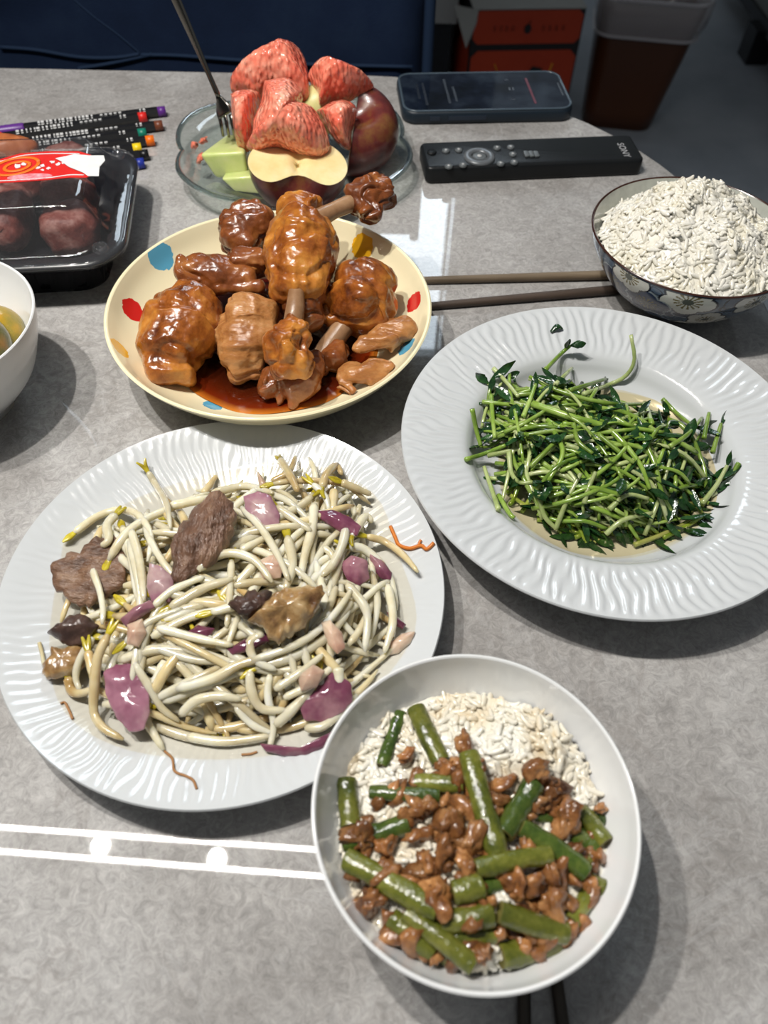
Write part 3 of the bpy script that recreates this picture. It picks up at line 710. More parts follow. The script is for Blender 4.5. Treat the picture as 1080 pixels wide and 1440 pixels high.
def rice(name, label, hf, pts, seed, base_c, base_r, base_fn, mat, Ln=.0086, rad=.00150):
    P = []; Nn = []
    r_ = np.random.default_rng(seed)
    for x, y in pts:
        z = hf(x, y); e = .0015
        nrm = np.array([-(hf(x+e, y)-hf(x-e, y))/(2*e), -(hf(x, y+e)-hf(x, y-e))/(2*e), 1]); nrm /= np.linalg.norm(nrm)
        P.append(np.array([x, y, z])+nrm*r_.uniform(-.0026, .0006)); Nn.append(nrm)
    G = grains(np.array(P), np.array(Nn), Ln, rad, seed, .18)
    n = 40; V = []; F = []                                    # packed grains beneath, closed down into the bowl
    rr = np.linspace(0, 1, 16)
    for r in rr[1:]:
        for t in np.linspace(0, 2*math.pi, n, endpoint=False):
            x, y = base_c[0]+base_r*r*math.cos(t), base_c[1]+base_r*r*math.sin(t); V.append((x, y, hf(x, y)-.0006))
    V.append((*base_c, hf(*base_c)-.0006))
    m_ = len(rr)-1
    F = [(i*n+j, (i+1)*n+j, (i+1)*n+(j+1) % n, i*n+(j+1) % n) for i in range(m_-1) for j in range(n)]+[(m_*n, j, (j+1) % n) for j in range(n)]
    o = mk(name, *join([G, (V, F)]), mat); return tag(o, label, 'rice', kind='stuff')
def disc_pts(c, R_, n, seed, inside=None):
    r_ = random.Random(seed); out = []
    while len(out) < n:
        x, y = r_.uniform(-R_, R_), r_.uniform(-R_, R_)
        if x*x+y*y < R_*R_ and (inside is None or inside(c[0]+x, c[1]+y)): out.append((c[0]+x, c[1]+y))
    return out
def h_far(x, y):
    dx, dy = x-RB[0], y-RB[1]; r = math.hypot(dx, dy)/.066
    z = .045+.027*max(0, 1-r**2.6)+.012*math.exp(-(((dx+.006)/.026)**2+((dy-.012)/.020)**2))
    z += .0062*noise.fractal(Vector((x*62, y*62, 2.3)), 1, 2, 2)*min(1, max(0.15, 1.1-r)*2)
    return T+min(z, .12)
rice('cooked_rice', 'steamed white rice heaped above the rim of the flower patterned bowl', h_far, disc_pts(RB, .0635, 3000, 3), 5, RB, .0635, None, m_rice)
fcx, fcy = FB
RP = W(745, 1045, .048); GP = W(665, 1225, .05)
def h_front(x, y):
    r = math.hypot(x-fcx, y-fcy)/.054
    z = .0385+.013*math.exp(-(((x-RP[0])/.026)**2+((y-RP[1])/.017)**2))+.0105*math.exp(-(((x-GP[0])/.032)**2+((y-GP[1])/.032)**2))
    z -= .003*max(0, r-.7)
    z += .0032*noise.fractal(Vector((x*70, y*70, 9.1)), 1, 2, 3)
    return T+z
rice('cooked_rice', 'white rice beneath the green beans and pork in the plain front bowl', h_front, disc_pts(FB, .0532, 2400, 8), 6, FB, .0535, None, m_rice2, Ln=.0074, rad=.00140)

# ------------------------------------------------------------------ green beans and minced pork in the front bowl
m_beans = [M('cooked_green_bean', [(.055, .070, .010), (.115, .125, .016), (.19, .19, .035)], rough=.2, scale=120, detail=4, bump=.5, bscale=520, coat=.5, rand=.18, stretch=(1, 1, 1)),
           M('dark_cooked_green_bean', [(.022, .045, .008), (.052, .086, .012), (.10, .13, .022)], rough=.2, scale=120, detail=4, bump=.5, bscale=520, coat=.5, rand=.15)]
m_cut = M('bean_cut_end', [(.10, .10, .025), (.16, .13, .035)], rough=.4, scale=300)
BEANS = [  # pixels along the bean, width in pixels, lift in mm, dark, label
 ([(564, 1002), (552, 1036), (537, 1077)], 19, 2, 1, 'twisted green bean lying on the bare rice, farthest left of the upper two'),
 ([(584, 997), (601, 1033), (620, 1072)], 28, 3, 0, 'thick shiny green bean reaching up to the far wall of the bowl'),
 ([(584, 1100), (652, 1103)], 25, 4, 0, 'olive green bean lying just behind the dark level one'),
 ([(521, 1114), (570, 1117), (618, 1119)], 21, 5, 1, 'slim dark green bean lying level at left of the long upright bean'),
 ([(487, 1097), (493, 1163)], 30, 4, 0, 'olive bean standing against the left wall of the bowl'),
 ([(482, 1186), (528, 1173), (575, 1157)], 29, 4, 1, 'green bean crossed by brown pork at the left side'),
 ([(659, 1059), (678, 1130), (700, 1202)], 32, 8, 0, 'long bright bean pointing straight up the middle of the bowl'),
 ([(752, 1100), (730, 1137), (709, 1174)], 32, 8, 1, 'short dark green bean leaning right of the long upright bean'),
 ([(732, 1163), (780, 1192), (825, 1227)], 30, 7, 1, 'dark green bean slanting down towards the right wall'),
 ([(670, 1222), (722, 1210), (773, 1202)], 29, 8, 0, 'curved green bean lying across the middle below the upright one'),
 ([(487, 1208), (545, 1240), (616, 1281)], 33, 7, 0, 'longest olive bean slanting from the left wall to the middle'),
 ([(637, 1256), (660, 1250), (678, 1245)], 35, 6, 0, 'fat glistening bean stub in the middle with a bright highlight'),
 ([(675, 1250), (716, 1236)], 25, 3, 1, 'thin dark bean tucked under the curved bean in the middle'),
 ([(550, 1290), (580, 1315), (607, 1340)], 29, 4, 0, 'pale olive bean against the lower left wall'),
 ([(571, 1283), (620, 1320), (666, 1358)], 29, 7, 0, 'straight bean lying over the pale one at the bottom, its cut end nearest the viewer'),
 ([(622, 1296), (660, 1292), (693, 1286)], 33, 5, 0, 'wrinkled bean lying level, the upper of two at the lower middle'),
 ([(636, 1317), (698, 1314)], 27, 3, 0, 'smooth bean lying level, the lower of two at the lower middle'),
 ([(702, 1283), (745, 1298), (797, 1313)], 33, 6, 0, 'flattened bean slanting right at the lower right of the bowl'),
 ([(704, 1345), (745, 1336), (786, 1321)], 36, 2, 0, 'wide olive bean lying along the bottom wall of the bowl'),
 ([(804, 1297), (818, 1275), (829, 1256)], 26, 3, 0, 'pale bean leaning up the lower right wall'),
 ([(826, 1239), (849, 1250)], 26, 3, 0, 'short olive bean stub against the right wall'),
 ([(817, 1140), (836, 1163), (853, 1184)], 25, 5, 0, 'pale green bean at the upper right against the wall'),
 ([(806, 1170), (826, 1184), (842, 1192)], 26, 2, 1, 'dark bean hidden below the pale bean at the upper right'),
 ([(738, 1147), (776, 1150)], 17, 3, 1, 'bit of dark bean behind the curled pork'),
 ([(825, 1204), (838, 1213)], 24, 3, 0, 'small bean end beside the right wall'),
 ([(829, 1147), (850, 1156)], 20, 2, 1, 'small dark bean end touching the upper right wall'),
 ([(612, 1335), (640, 1350)], 26, 1, 0, 'olive bean end buried between the two bottom beans'),
]
for i, (px, wpx, lift, dk, lab) in enumerate(BEANS):
    P = []
    for q in px:
        p = surf(*q, h_front, .045); p = surf(*q, lambda x, y: h_front(x, y)+lift*.001-.0012, .05); P.append(p)
    r = wpx*mpp(P[0])*.5
    Q = spline(P, 16); k = np.linspace(0, 1, 16)
    rr = r*(1+.035*np.sin(k*11+i*2)+.02*np.sin(k*31+i)); rr[0] *= .93; rr[-1] *= .93
    V, F = tube(Q, rr, 14, flat=.86, cap=False, twist=U(-.8, .8))
    V = V+np.array([noise.noise_vector(Vector(v)*160+Vector((i, 0, 0))) for v in V])*r*.10
    b = mk('green_bean', V, F, m_beans[dk]); tag(b, lab, 'bean', 'cut green beans in the front bowl')
    for e, s_ in ((0, 1), (-1, -1)):
        ring = V[:14] if e == 0 else V[-14:]; c_ = ring.mean(0); ax = (Q[1]-Q[0]) if e == 0 else (Q[-1]-Q[-2]); ax /= np.linalg.norm(ax)
        vv = np.vstack([ring, c_+(ring-c_)*.8+ax*s_*.0004*(-1), c_+(ring-c_)*.35+ax*s_*.0009])
        ff = [(a_, (a_+1) % 14, 14+(a_+1) % 14, 14+a_) for a_ in range(14)]+[(14+a_, 14+(a_+1) % 14, 28+(a_+1) % 14, 28+a_) for a_ in range(14)]+[tuple(28+a_ for a_ in range(14))]
        if e == -1: ff = [f[::-1] for f in ff]
        mk('cut_end', vv, ff, m_cut, b)
m_pork = M('browned_pork', [(.06, .020, .007), (.22, .088, .026), (.44, .22, .085)], rough=.28, scale=110, detail=5, bump=.7, bscale=330, coat=.6, rand=.35, sss=.1)
def crumb(P, r, seed, el=1.3, name='pork_piece', mat=None, nu=14, nv=10):
    r_ = random.Random(seed); V, F = sphere((0, 0, 0), 1, nu, nv)
    V = wobble(V, np.zeros(3), .75, 1.15, seed*1.7, 4)*np.array([el*1.15, .95, .75]); V[:, 1] += .35*np.sin(V[:, 0]*1.4+seed)*r_.uniform(-1, 1); V = V*r
    V = V@rotm((r_.uniform(-1, 1), r_.uniform(-1, 1), 1), r_.uniform(0, 6.28))+P
    return mk(name, V, F, mat or m_pork)
PORK = [(655, 1052, 22, 'dark pork crumb at the top end of the long upright bean'), (571, 1062, 13, 'lone round pork crumb lying on the bare rice at the left'),
 (512, 1176, 24, 'golden pork piece on the crossed bean at the left wall'), (542, 1187, 20, 'pale brown pork piece beside the golden one at the left'),
 (612, 1258, 30, 'largest golden brown pork chunk with a pointed tip, left of the middle'), (757, 1085, 24, 'dark pork piece at the top right over the bare rice'),
 (778, 1118, 24, 'red brown pork piece above the curled one'), (798, 1150, 26, 'curled orange pork piece at the upper right'),
 (769, 1228, 26, 'smooth pale pork piece right of the middle'), (728, 1248, 20, 'slim orange pork sliver right of the middle'),
 (776, 1268, 30, 'curved brown pork piece at the lower right'), (628, 1158, 28, 'large tan pork piece left of the long upright bean'),
 (665, 1180, 26, 'tan pork piece touching the long upright bean'), (625, 1200, 24, 'hollow brown pork curl in the middle of the bowl'),
 (678, 1342, 20, 'dark pork curl at the bottom between two bean ends'), (525, 1270, 26, 'dark pork scrap along the lower left wall'),
 (545, 1228, 22, 'dark pork clump under the longest bean'), (703, 1130, 20, 'pinkish pork piece right of the long upright bean'),
 (845, 1137, 10, 'tiny orange pork bit high on the right wall')]
for i, (px, py, r, lab) in enumerate(PORK):
    p = surf(px, py, lambda x, y: h_front(x, y)+.0055, .05); o = crumb(p, r*.66*mpp(p), 40+i, 1.25, 'pork_piece', None, 22, 16); tag(o, lab, 'meat', 'browned pork in the front bowl')
for i in range(150):
    while True:
        px, py = U(500, 850), U(1060, 1350)
        if ((px-665)/180)**2+((py-1220)/150)**2 < 1 and not (px < 600 and py < 1090) and not (px > 700 and py < 1075): break
    p = surf(px, py, lambda x, y: h_front(x, y)+.001+.004*((i*37 % 10)/10), .05)
    o = crumb(p, U(8, 15)*mpp(p), 200+i, U(1.0, 1.7), 'pork_crumb', None, 10, 8); tag(o, 'small brown minced pork crumb among the green beans in the front bowl', 'meat', 'small pork crumbs in the front bowl')

# ------------------------------------------------------------------ braised chicken
def solid(name, blobs, mat, vox=.0010, amp=.0018, freq=140, seed=0, parent=None, wr=.0019):
    """overlapping blobs fused into one skin, then roughened"""
    V, F = join(blobs); me = bpy.data.meshes.new('fuse'); me.from_pydata(V.tolist(), [], F); tmp = bpy.data.objects.new('fuse', me); COL.objects.link(tmp)
    md = tmp.modifiers.new('r', 'REMESH'); md.mode = 'VOXEL'; md.voxel_size = vox
    m2 = tmp.modifiers.new('s', 'SMOOTH'); m2.factor = .5; m2.iterations = 4
    ev = tmp.evaluated_get(bpy.context.evaluated_depsgraph_get()); e = ev.to_mesh()
    n = len(e.vertices); V = np.empty(n*3); e.vertices.foreach_get('co', V); V = V.reshape(-1, 3)
    Nr = np.empty(n*3); e.vertices.foreach_get('normal', Nr); Nr = Nr.reshape(-1, 3)
    F = [tuple(p.vertices) for p in e.polygons]; ev.to_mesh_clear(); bpy.data.objects.remove(tmp); bpy.data.meshes.remove(me)
    D = np.empty(n); off = Vector((seed*3.1, seed*1.7, seed)); fd = Vector((math.sin(seed*2.1), math.cos(seed*2.1), .5)).normalized()
    for i in range(n):
        v = Vector(V[i]); q = v*freq*.5+off
        D[i] = amp*1.5*noise.fractal(v*freq*.42+off, 1.0, 2.1, 2)+.0003*noise.noise(v*300)*1.5+.0009*max(0, noise.noise(v*45+off)+.25)*math.sin(v.dot(fd)*520+5*noise.noise(v*70))-wr*1.5*max(0, 1-abs(noise.noise(Vector((q[0]*.35, q[1]*.8, q[2]*.8))))*7)
    return mk(name, V+Nr*D[:, None], F, mat, parent)
def pb(pts, radii, n=16, m=16, flat=1.0):
    P = [W(a, b, h*.001) for a, b, h in pts]; return rounded(P, [r*1.13*mpp(p) for r, p in zip(np.broadcast_to(radii, len(P)), P)], n, m, flat)
def folds(pts, r, cnt, seed):
    """loops of wrinkled skin part-way round a blob"""
    r_ = random.Random(seed); P = spline([W(a, b, h*.001) for a, b, h in pts], 24); rad = r*mpp(P[0]); out = []
    for k in range(cnt):
        i = r_.randint(4, 19); t = P[i+1]-P[i-1]; t /= np.linalg.norm(t); t = t+np.array([r_.gauss(0, .25) for _ in range(3)]); t /= np.linalg.norm(t)
        a = np.cross(t, [0, 0, 1]); a /= np.linalg.norm(a); b = np.cross(t, a); a0 = r_.uniform(0, 6.28)
        out.append(tube([P[i]+rad*(.98+.03*math.sin(3*x))*(math.cos(x)*a+math.sin(x)*b) for x in np.linspace(a0, a0+r_.uniform(1.6, 3.2), 14)], [rad*.17*math.sin(max(.12, y)*1.0) for y in np.linspace(.1, 3.0, 14)], 8))
    return out
CH = [(.085, .018, .004), (.30, .085, .012), (.52, .20, .030), (.64, .33, .085)]
m_skin = M('braised_skin', CH, rough=.3, scale=34, detail=8, bump=.75, bscale=170, bdetail=5, coat=.5, sss=.08, stops=[.34, .46, .58, .70], roughvar=.12)
m_skind = M('dark_braised_skin', [(.075, .018, .006), (.23, .066, .016), (.40, .155, .038)], rough=.3, scale=45, detail=7, bump=.8, bscale=170, bdetail=5, coat=.5, sss=.08, roughvar=.1)
m_flesh = M('braised_flesh', [(.20, .06, .014), (.40, .17, .05), (.54, .29, .12)], rough=.35, scale=32, detail=7, bump=.8, bscale=170, bdetail=5, coat=.25, sss=.15, stretch=(1, 2.5, 2.5))
m_bone = M('brown_bone', [(.22, .11, .05), (.36, .21, .11)], rough=.35, scale=80, coat=.3, bump=.2)
GRP = 'braised chicken in the cream dish'
def chicken(name, label, blobs, mat, seed, cat='chicken', **kw):
    return tag(solid(name, blobs, mat, seed=seed, **kw), label, cat, GRP)
pa = [(278, 425, 38), (258, 458, 33), (238, 500, 28)]
o = chicken('chicken_drumstick', 'plump orange chicken piece at the left front of the cream dish', [pb(pa, [38, 50, 42]), pb([(216, 516, 26), (262, 510, 24)], [26, 30])]+folds(pa, 48, 7, 3), m_skin, 1, freq=95, amp=.002)
pb_ = [(262, 388, 40), (305, 384, 42), (352, 392, 42)]
chicken('chicken_piece', 'reddish chicken piece lying behind the plump left one', [pb(pb_, [27, 26, 13]), pb([(285, 404, 38), (365, 404, 40)], [9, 6])]+folds(pb_, 25, 4, 8), m_skind, 2)
chicken('chicken_piece', 'brown chicken piece at the back left with a curl of skin standing up', [pb([(335, 345, 42), (343, 318, 48), (372, 312, 52)], [27, 30, 22]), pb([(352, 305, 52), (362, 284, 60)], [14, 7]), pb([(330, 372, 46), (368, 364, 48)], [21, 19])]+folds([(335, 345, 42), (343, 318, 48)], 28, 3, 5), m_skind, 3)
chicken('chicken_piece', 'tan cut chicken piece upright in the middle front of the dish', [pb([(352, 432, 42), (347, 468, 34), (340, 508, 24)], [30, 37, 31]), pb([(318, 445, 38), (312, 475, 32)], [13, 14]), pb([(372, 432, 44), (374, 475, 36)], [17, 15]), pb([(330, 518, 22), (362, 512, 22)], [20, 22])]+folds([(352, 432, 42), (347, 468, 34), (340, 508, 24)], 37, 3, 12), m_flesh, 4, freq=80, amp=.0018)
pd_ = [(425, 325, 62), (424, 365, 58), (418, 410, 50)]
o = chicken('chicken_drumstick', 'largest glazed drumstick on top, its bone end pointing right over the rim', [pb(pd_, [42, 48, 38]), pb([(405, 292, 62), (440, 300, 64)], [18, 24]), pb([(448, 320, 58), (462, 345, 56)], [16, 10])]+folds(pd_, 47, 6, 2), m_skin, 5, freq=110, amp=.002)
mk('bone', *pb([(440, 312, 66), (470, 296, 68), (498, 284, 69)], [13, 10, 11], 12, 10), m_bone, o)
solid('knuckle', [pb([(500, 284, 69), (520, 274, 70)], [20, 26]), pb([(528, 258, 72), (538, 280, 70)], [17, 18]), pb([(512, 298, 67), (530, 300, 66)], [14, 14])], m_skind, seed=15, parent=o, amp=.0024, freq=190)
o = chicken('chicken_drumstick', 'drumstick wedged under the big one with its knobbly bone end pointing at the viewer', [pb([(432, 402, 44), (425, 432, 40), (440, 455, 34)], [36, 30, 20])], m_skind, 6)
mk('bone', *pb([(417, 408, 58), (415, 434, 54), (411, 462, 47)], [10, 12, 13], 12, 10), m_bone, o)
solid('knuckle', [pb([(388, 484, 46), (414, 488, 47)], [26, 32]), pb([(394, 508, 42), (428, 508, 42)], [22, 23]), pb([(402, 462, 50), (426, 472, 50)], [17, 19])], m_skin, seed=27, parent=o, amp=.0024, freq=190)
pg = [(512, 395, 42), (508, 425, 38), (498, 448, 34)]
o = chicken('chicken_drumstick', 'round folded drumstick at the right of the dish with its bone pointing down left', [pb(pg, [40, 46, 34]), pb([(478, 430, 36), (470, 450, 32)], [22, 16])]+folds(pg, 45, 8, 6), m_skin, 7, freq=90)
mk('bone', *pb([(486, 456, 30), (468, 480, 24), (452, 506, 18)], [13, 14, 15], 12, 10), m_bone, o)
chicken('chicken_scrap', 'small orange chicken end with torn tips at the front of the dish', [pb([(372, 536, 22), (386, 540, 20)], [20, 18]), pb([(405, 545, 20), (430, 530, 22), (440, 505, 24)], [22, 25, 16]), pb([(412, 560, 16), (410, 574, 14)], [9, 4]), pb([(395, 555, 16), (390, 568, 14)], [7, 3])], m_skind, 8)
chicken('chicken_scrap', 'long tan chicken scrap against the right wall of the dish', [pb([(500, 492, 28), (540, 474, 30), (574, 456, 33)], [10, 20, 14], flat=.7), pb([(545, 486, 27), (570, 466, 30)], [11, 11])], m_flesh, 9, freq=110)
chicken('chicken_scrap', 'ragged shredded chicken scrap nearest the rim at the lower right', [pb([(478, 528, 20), (512, 520, 24), (550, 512, 27)], [14, 17, 9], flat=.7), pb([(478, 540, 18), (496, 552, 17)], [9, 7]), pb([(520, 535, 21), (540, 522, 24)], [9, 7])], m_flesh, 10, freq=150, amp=.002)
chicken('chicken_scrap', 'brown bits of chicken beside the drumstick bone on the right', [pb([(470, 510, 20), (478, 485, 24)], [18, 16]), pb([(452, 520, 17), (462, 490, 22)], [9, 9])], m_skind, 11)
# sauce pooled in the dish
def sauce_pool():
    n = 96; z0 = T+.0122; V = []; C_ = []; rr = np.linspace(0, 1, 14)
    thin, mid, deep = np.array([.62, .20, .02]), np.array([.15, .014, .002]), np.array([.02, .004, .0015])
    for r in rr[1:]:
        for t in np.linspace(0, 2*math.pi, n, endpoint=False):
            e = r*(.0715+.0022*noise.noise(Vector((math.cos(t)*2.5, math.sin(t)*2.5, 0))))
            V.append((CD[0]+e*math.cos(t), CD[1]+e*math.sin(t), z0))
            dep = max(0, z0-T-prof_z(CIN, e)); k = min(1, dep/.0042)      # sauce depth sets its colour
            C_.append(thin+(mid-thin)*min(1, k*2.2) if k < .45 else mid+(deep-mid)*(k-.45)/.55)
    V.append((*CD, z0)); C_.append(deep); m_ = len(rr)-1
    F = [(i*n+j, (i+1)*n+j, (i+1)*n+(j+1) % n, i*n+(j+1) % n) for i in range(m_-1) for j in range(n)]+[(m_*n, j, (j+1) % n) for j in range(n)]
    o = mk('braising_sauce', V, F, M('red_brown_sauce', [(1, 1, 1)], rough=.06, coat=.5, attr='depth'))
    o.data.color_attributes.new('depth', 'FLOAT_COLOR', 'POINT').data.foreach_set('color', np.c_[np.array(C_), np.ones(len(C_))].ravel())
    tag(o, 'red brown braising sauce pooled under the chicken', 'sauce', kind='stuff')
sauce_pool()

# ------------------------------------------------------------------ flat-bellied pieces from an outline: pulp, meat slices, onion
def pillow(outline, at, thick, n=40, noise_amp=.0, seed=0, power=.5, bow=0.0, rough=0.0, sharp=False):
    """outline points placed in space by at(px, py), filled and given thickness with rounded edges"""
    O = np.array([at(*q) for q in outline]); O = np.vstack([O, O[:1]]); k_ = np.r_[0, np.cumsum(np.linalg.norm(np.diff(O, axis=0), axis=1))]
    O = np.stack([np.interp(np.linspace(0, k_[-1], n, endpoint=False), k_, O[:, q]) for q in range(3)], 1) if sharp else spline(O, n+1)[:-1]
    c = O.mean(0); u, s_, vt = np.linalg.svd(O-c); nr = vt[2]
    if nr @ (CAM-c) < 0: nr = -nr
    if rough:
        for i in range(n):
            d_ = O[i]-c; O[i] += d_*rough*noise.fractal(Vector(O[i])*260+Vector((seed, 0, 0)), 1, 2, 3)
    R_ = np.abs(O-c).max(); V = []; F = []
    sc = [.03, .18, .34, .50, .65, .78, .88, .95, .985, 1.0]
    ring = lambda s, off: [c+(p-c)*s+nr*(off+bow*(1-s*s)) for p in O]
    for s in sc: V += ring(s, thick*.5*max(0, 1-s**3)**power)
    for s in sc[::-1][1:]: V += ring(s, -thick*.5*max(0, 1-s**3)**power)
    V = np.array(V); m_ = len(V)//n
    if noise_amp:
        for i in range(len(V)): V[i] = V[i]+nr*noise_amp*noise.fractal(Vector(V[i])*95+Vector((seed*5.3, seed, 0)), .9, 2, 3)
    F = [(i*n+j, i*n+(j+1) % n, (i+1)*n+(j+1) % n, (i+1)*n+j) for i in range(m_-1) for j in range(n)]+[tuple(range(n))[::-1], tuple((m_-1)*n+j for j in range(n))]
    return V, F
def facing(px, py, P, tilt):
    """ray-plane point: plane through P whose normal leans tilt degrees from up towards the viewer"""
    t = math.radians(tilt); nr = np.array([0, -math.sin(t), math.cos(t)])
    d = (px-540)/FPX*_R+(720-py)/FPX*_U+_F
    return CAM+d*(((P-CAM)@nr)/(d@nr))

# ------------------------------------------------------------------ fruit in the glass dish
def pulp():
    m = M('grapefruit_pulp', [(.68, .105, .065), (.86, .23, .145), (.93, .44, .31)], rough=.2, scale=55, detail=5, coat=.7, sss=.15, sssr=(1, .3, .2), rand=.08)
    nt = m.node_tree; N = nt.nodes; K = nt.links; tc = N.new('ShaderNodeTexCoord'); mp = N.new('ShaderNodeMapping'); mp.inputs['Scale'].default_value = (1, 1, .45); mp.inputs['Rotation'].default_value = (.4, .3, 0); K.new(tc.outputs['Object'], mp.inputs[0])
    v = N.new('ShaderNodeTexVoronoi'); v.inputs['Scale'].default_value = 330; v.feature = 'SMOOTH_F1'; K.new(mp.outputs[0], v.inputs['Vector'])
    b = N.new('ShaderNodeBump'); b.invert = True; b.inputs['Strength'].default_value = 1.0; b.inputs['Distance'].default_value = .0026; K.new(v.outputs['Distance'], b.inputs['Height'])
    p = N['Principled BSDF']; K.new(b.outputs[0], p.inputs['Normal']); K.new(b.outputs[0], p.inputs['Coat Normal']); return m
m_pulp = pulp()
GF = [([(325, 128), (325, 118), (345, 105), (367, 97), (387, 88), (407, 80), (417, 76), (427, 82), (432, 93), (434, 112), (434, 135), (415, 141), (392, 134), (358, 135)], .665, 25, .026, 'grapefruit segment lying along the top left of the fruit pile'),
      ([(373, 115), (397, 112), (413, 115), (425, 133), (423, 147), (440, 152), (453, 170), (462, 193), (463, 210), (450, 223), (427, 220), (400, 211), (387, 209), (362, 216), (347, 208), (355, 192), (357, 172), (366, 150), (370, 130)], .605, 50, .030, 'largest grapefruit chunk at the front of the pile above the cut apple'),
      ([(326, 137), (340, 131), (366, 133), (366, 155), (362, 173), (360, 190), (350, 212), (338, 209), (333, 200), (327, 160)], .622, 45, .026, 'grapefruit segment upright at the left beside the fork'),
      ([(433, 110), (442, 99), (460, 99), (493, 107), (523, 120), (522, 125), (500, 135), (487, 142), (467, 143), (450, 148), (448, 133), (440, 120)], .655, 30, .022, 'grapefruit segment lying across the top right of the pile'),
      ([(445, 157), (473, 143), (490, 143), (502, 155), (495, 187), (493, 210), (480, 207), (467, 193), (455, 173)], .622, 50, .018, 'small grapefruit segment hanging against the whole-skinned apple half')]
for i, (ol, y, tl, th_, lab) in enumerate(GF):
    c_ = np.mean(ol, 0); P = WY(c_[0], c_[1], y)
    V, F = pillow(ol, lambda a, b: facing(a, b, P, tl), th_, 64, .0022, i*3.3, .42, .02)
    tag(mk('grapefruit_segment', V, F, m_pulp), lab, 'fruit', 'peeled grapefruit segments')
m_aflesh = M('apple_flesh', [(.74, .58, .25), (.82, .68, .34), (.86, .76, .46)], rough=.4, scale=40, sss=.2, bump=.1, bscale=300)
m_askin = M('dark_red_apple_skin', [(.045, .008, .010), (.13, .022, .018), (.20, .09, .025), (.24, .20, .04)], rough=.3, scale=30, detail=6, coat=.3, stops=[.36, .52, .66, .76], bump=.05)
def apple_half(label, c_, axis, nrm, R_, seed):
    axis = np.array(axis, float); nrm = np.array(nrm, float); nrm /= np.linalg.norm(nrm); axis -= nrm*(axis@nrm); axis /= np.linalg.norm(axis); sd = np.cross(axis, nrm)
    def prof(ps): return R_*np.sin(ps)*(1.02+.06*np.cos(ps)), R_*(.92*np.cos(ps)-.52*np.exp(-(np.sin(ps)/.42)**2)*(np.cos(ps) > 0)+.16*np.exp(-(np.sin(ps)/.25)**2)*(np.cos(ps) < 0))
    psi = np.linspace(0, math.pi, 30); b, a = prof(psi); n = 22; V = []
    for bb, aa in zip(b, a):
        for t in np.linspace(0, math.pi, n): V.append(c_+axis*aa+sd*bb*math.cos(t)-nrm*bb*math.sin(t))
    F = [(i*n+j, i*n+j+1, (i+1)*n+j+1, (i+1)*n+j) for i in range(29) for j in range(n-1)]
    t = thing('apple_half', label, 'fruit', c_, 'cut apples in the glass dish')
    mk('skin', V, F, m_askin, t)
    OL = [(aa, bb) for aa, bb in zip(a, b)]+[(aa, -bb) for aa, bb in zip(a[-2:0:-1], b[-2:0:-1])]; n = len(OL); ca = -.12*R_; V = []; m_ = 14
    for k in np.linspace(.02, 1, m_):
        for aa, bb in OL:
            x, y = ca+(aa-ca)*k, bb*k
            core = -.15*R_*math.exp(-(y/R_/.12)**2-((x/R_+.10)/.30)**2)-.05*R_*math.exp(-(y/R_/.05)**2)*(x > ca)
            V.append(c_+axis*x+sd*y+nrm*(core+.0003+.0014*noise.noise(Vector((x*60, y*60, seed)))*(1-k**4)))
    F = [(i*n+j, (i+1)*n+j, (i+1)*n+(j+1) % n, i*n+(j+1) % n) for i in range(m_-1) for j in range(n)]+[tuple(range(n))[::-1]]
    mk('cut_face', V, F, m_aflesh, t); return t
P = W(419, 229, .043); apple_half('apple half with yellow cut face up and a notch at the front, before the grapefruit', P, (.08, -.95, -.28), (.10, -.10, .98), 68*mpp(P), 1)
P = WY(497, 184, .645); apple_half('apple half standing on edge at the right, dark red skin outward', P, (.1, -.35, .9), (-.985, .02, .16), 62*mpp(P), 2)
P = WY(446, 150, .66); V, F = rounded([P+[-.012, 0, -.03], P, P+[.008, .004, .012]], [.016, .018, .010], 16, 12); tag(mk('apple_wedge', V, F, M('greenish_apple_flesh', [(.55, .55, .20), (.72, .66, .32)], rough=.4, scale=50, sss=.2)), 'pale greenish apple wedge showing between the grapefruit segments', 'fruit')
m_melon = M('pale_green_melon', [(.50, .60, .18), (.62, .68, .28), (.70, .72, .38)], rough=.28, scale=26, sss=.35, sssr=(.6, .8, .3), coat=.4, bump=.15, bscale=180)
def melon(label, front, back, yf, yb):
    V = [WY(a, b, yf) for a, b in front]+[WY(a, b, yb) for a, b in back]
    o = mk('melon_wedge', V, [(3, 2, 1, 0), (4, 5, 6, 7), (0, 1, 5, 4), (1, 2, 6, 5), (2, 3, 7, 6), (3, 0, 4, 7)], m_melon)
    b = o.modifiers.new('edge', 'BEVEL'); b.width = .003; b.segments = 3; return tag(o, label, 'fruit', 'melon in the glass dish')
melon('pale green melon wedge with the fork stuck in it', [(279, 217), (344, 213), (349, 251), (303, 251)], [(318, 188), (348, 190), (354, 228), (326, 222)], .592, .640)
melon('lower pale green melon wedge lying under the first', [(310, 251), (362, 247), (384, 276), (330, 270)], [(318, 240), (360, 236), (378, 250), (330, 246)], .575, .600)
for i, (px, py) in enumerate(((274, 205), (281, 222), (286, 197))):
    P = W(px, py, .020); tag(crumb(P, .0035, 500+i, 1.2, 'grapefruit_crumb', m_pulp, 10, 8), ('bit of red pulp on the glass rim, the leftmost of three', 'bit of red pulp on the glass rim, the lowest of three', 'bit of red pulp on the glass rim, the highest of three')[i], 'fruit', 'pulp bits on the glass dish')

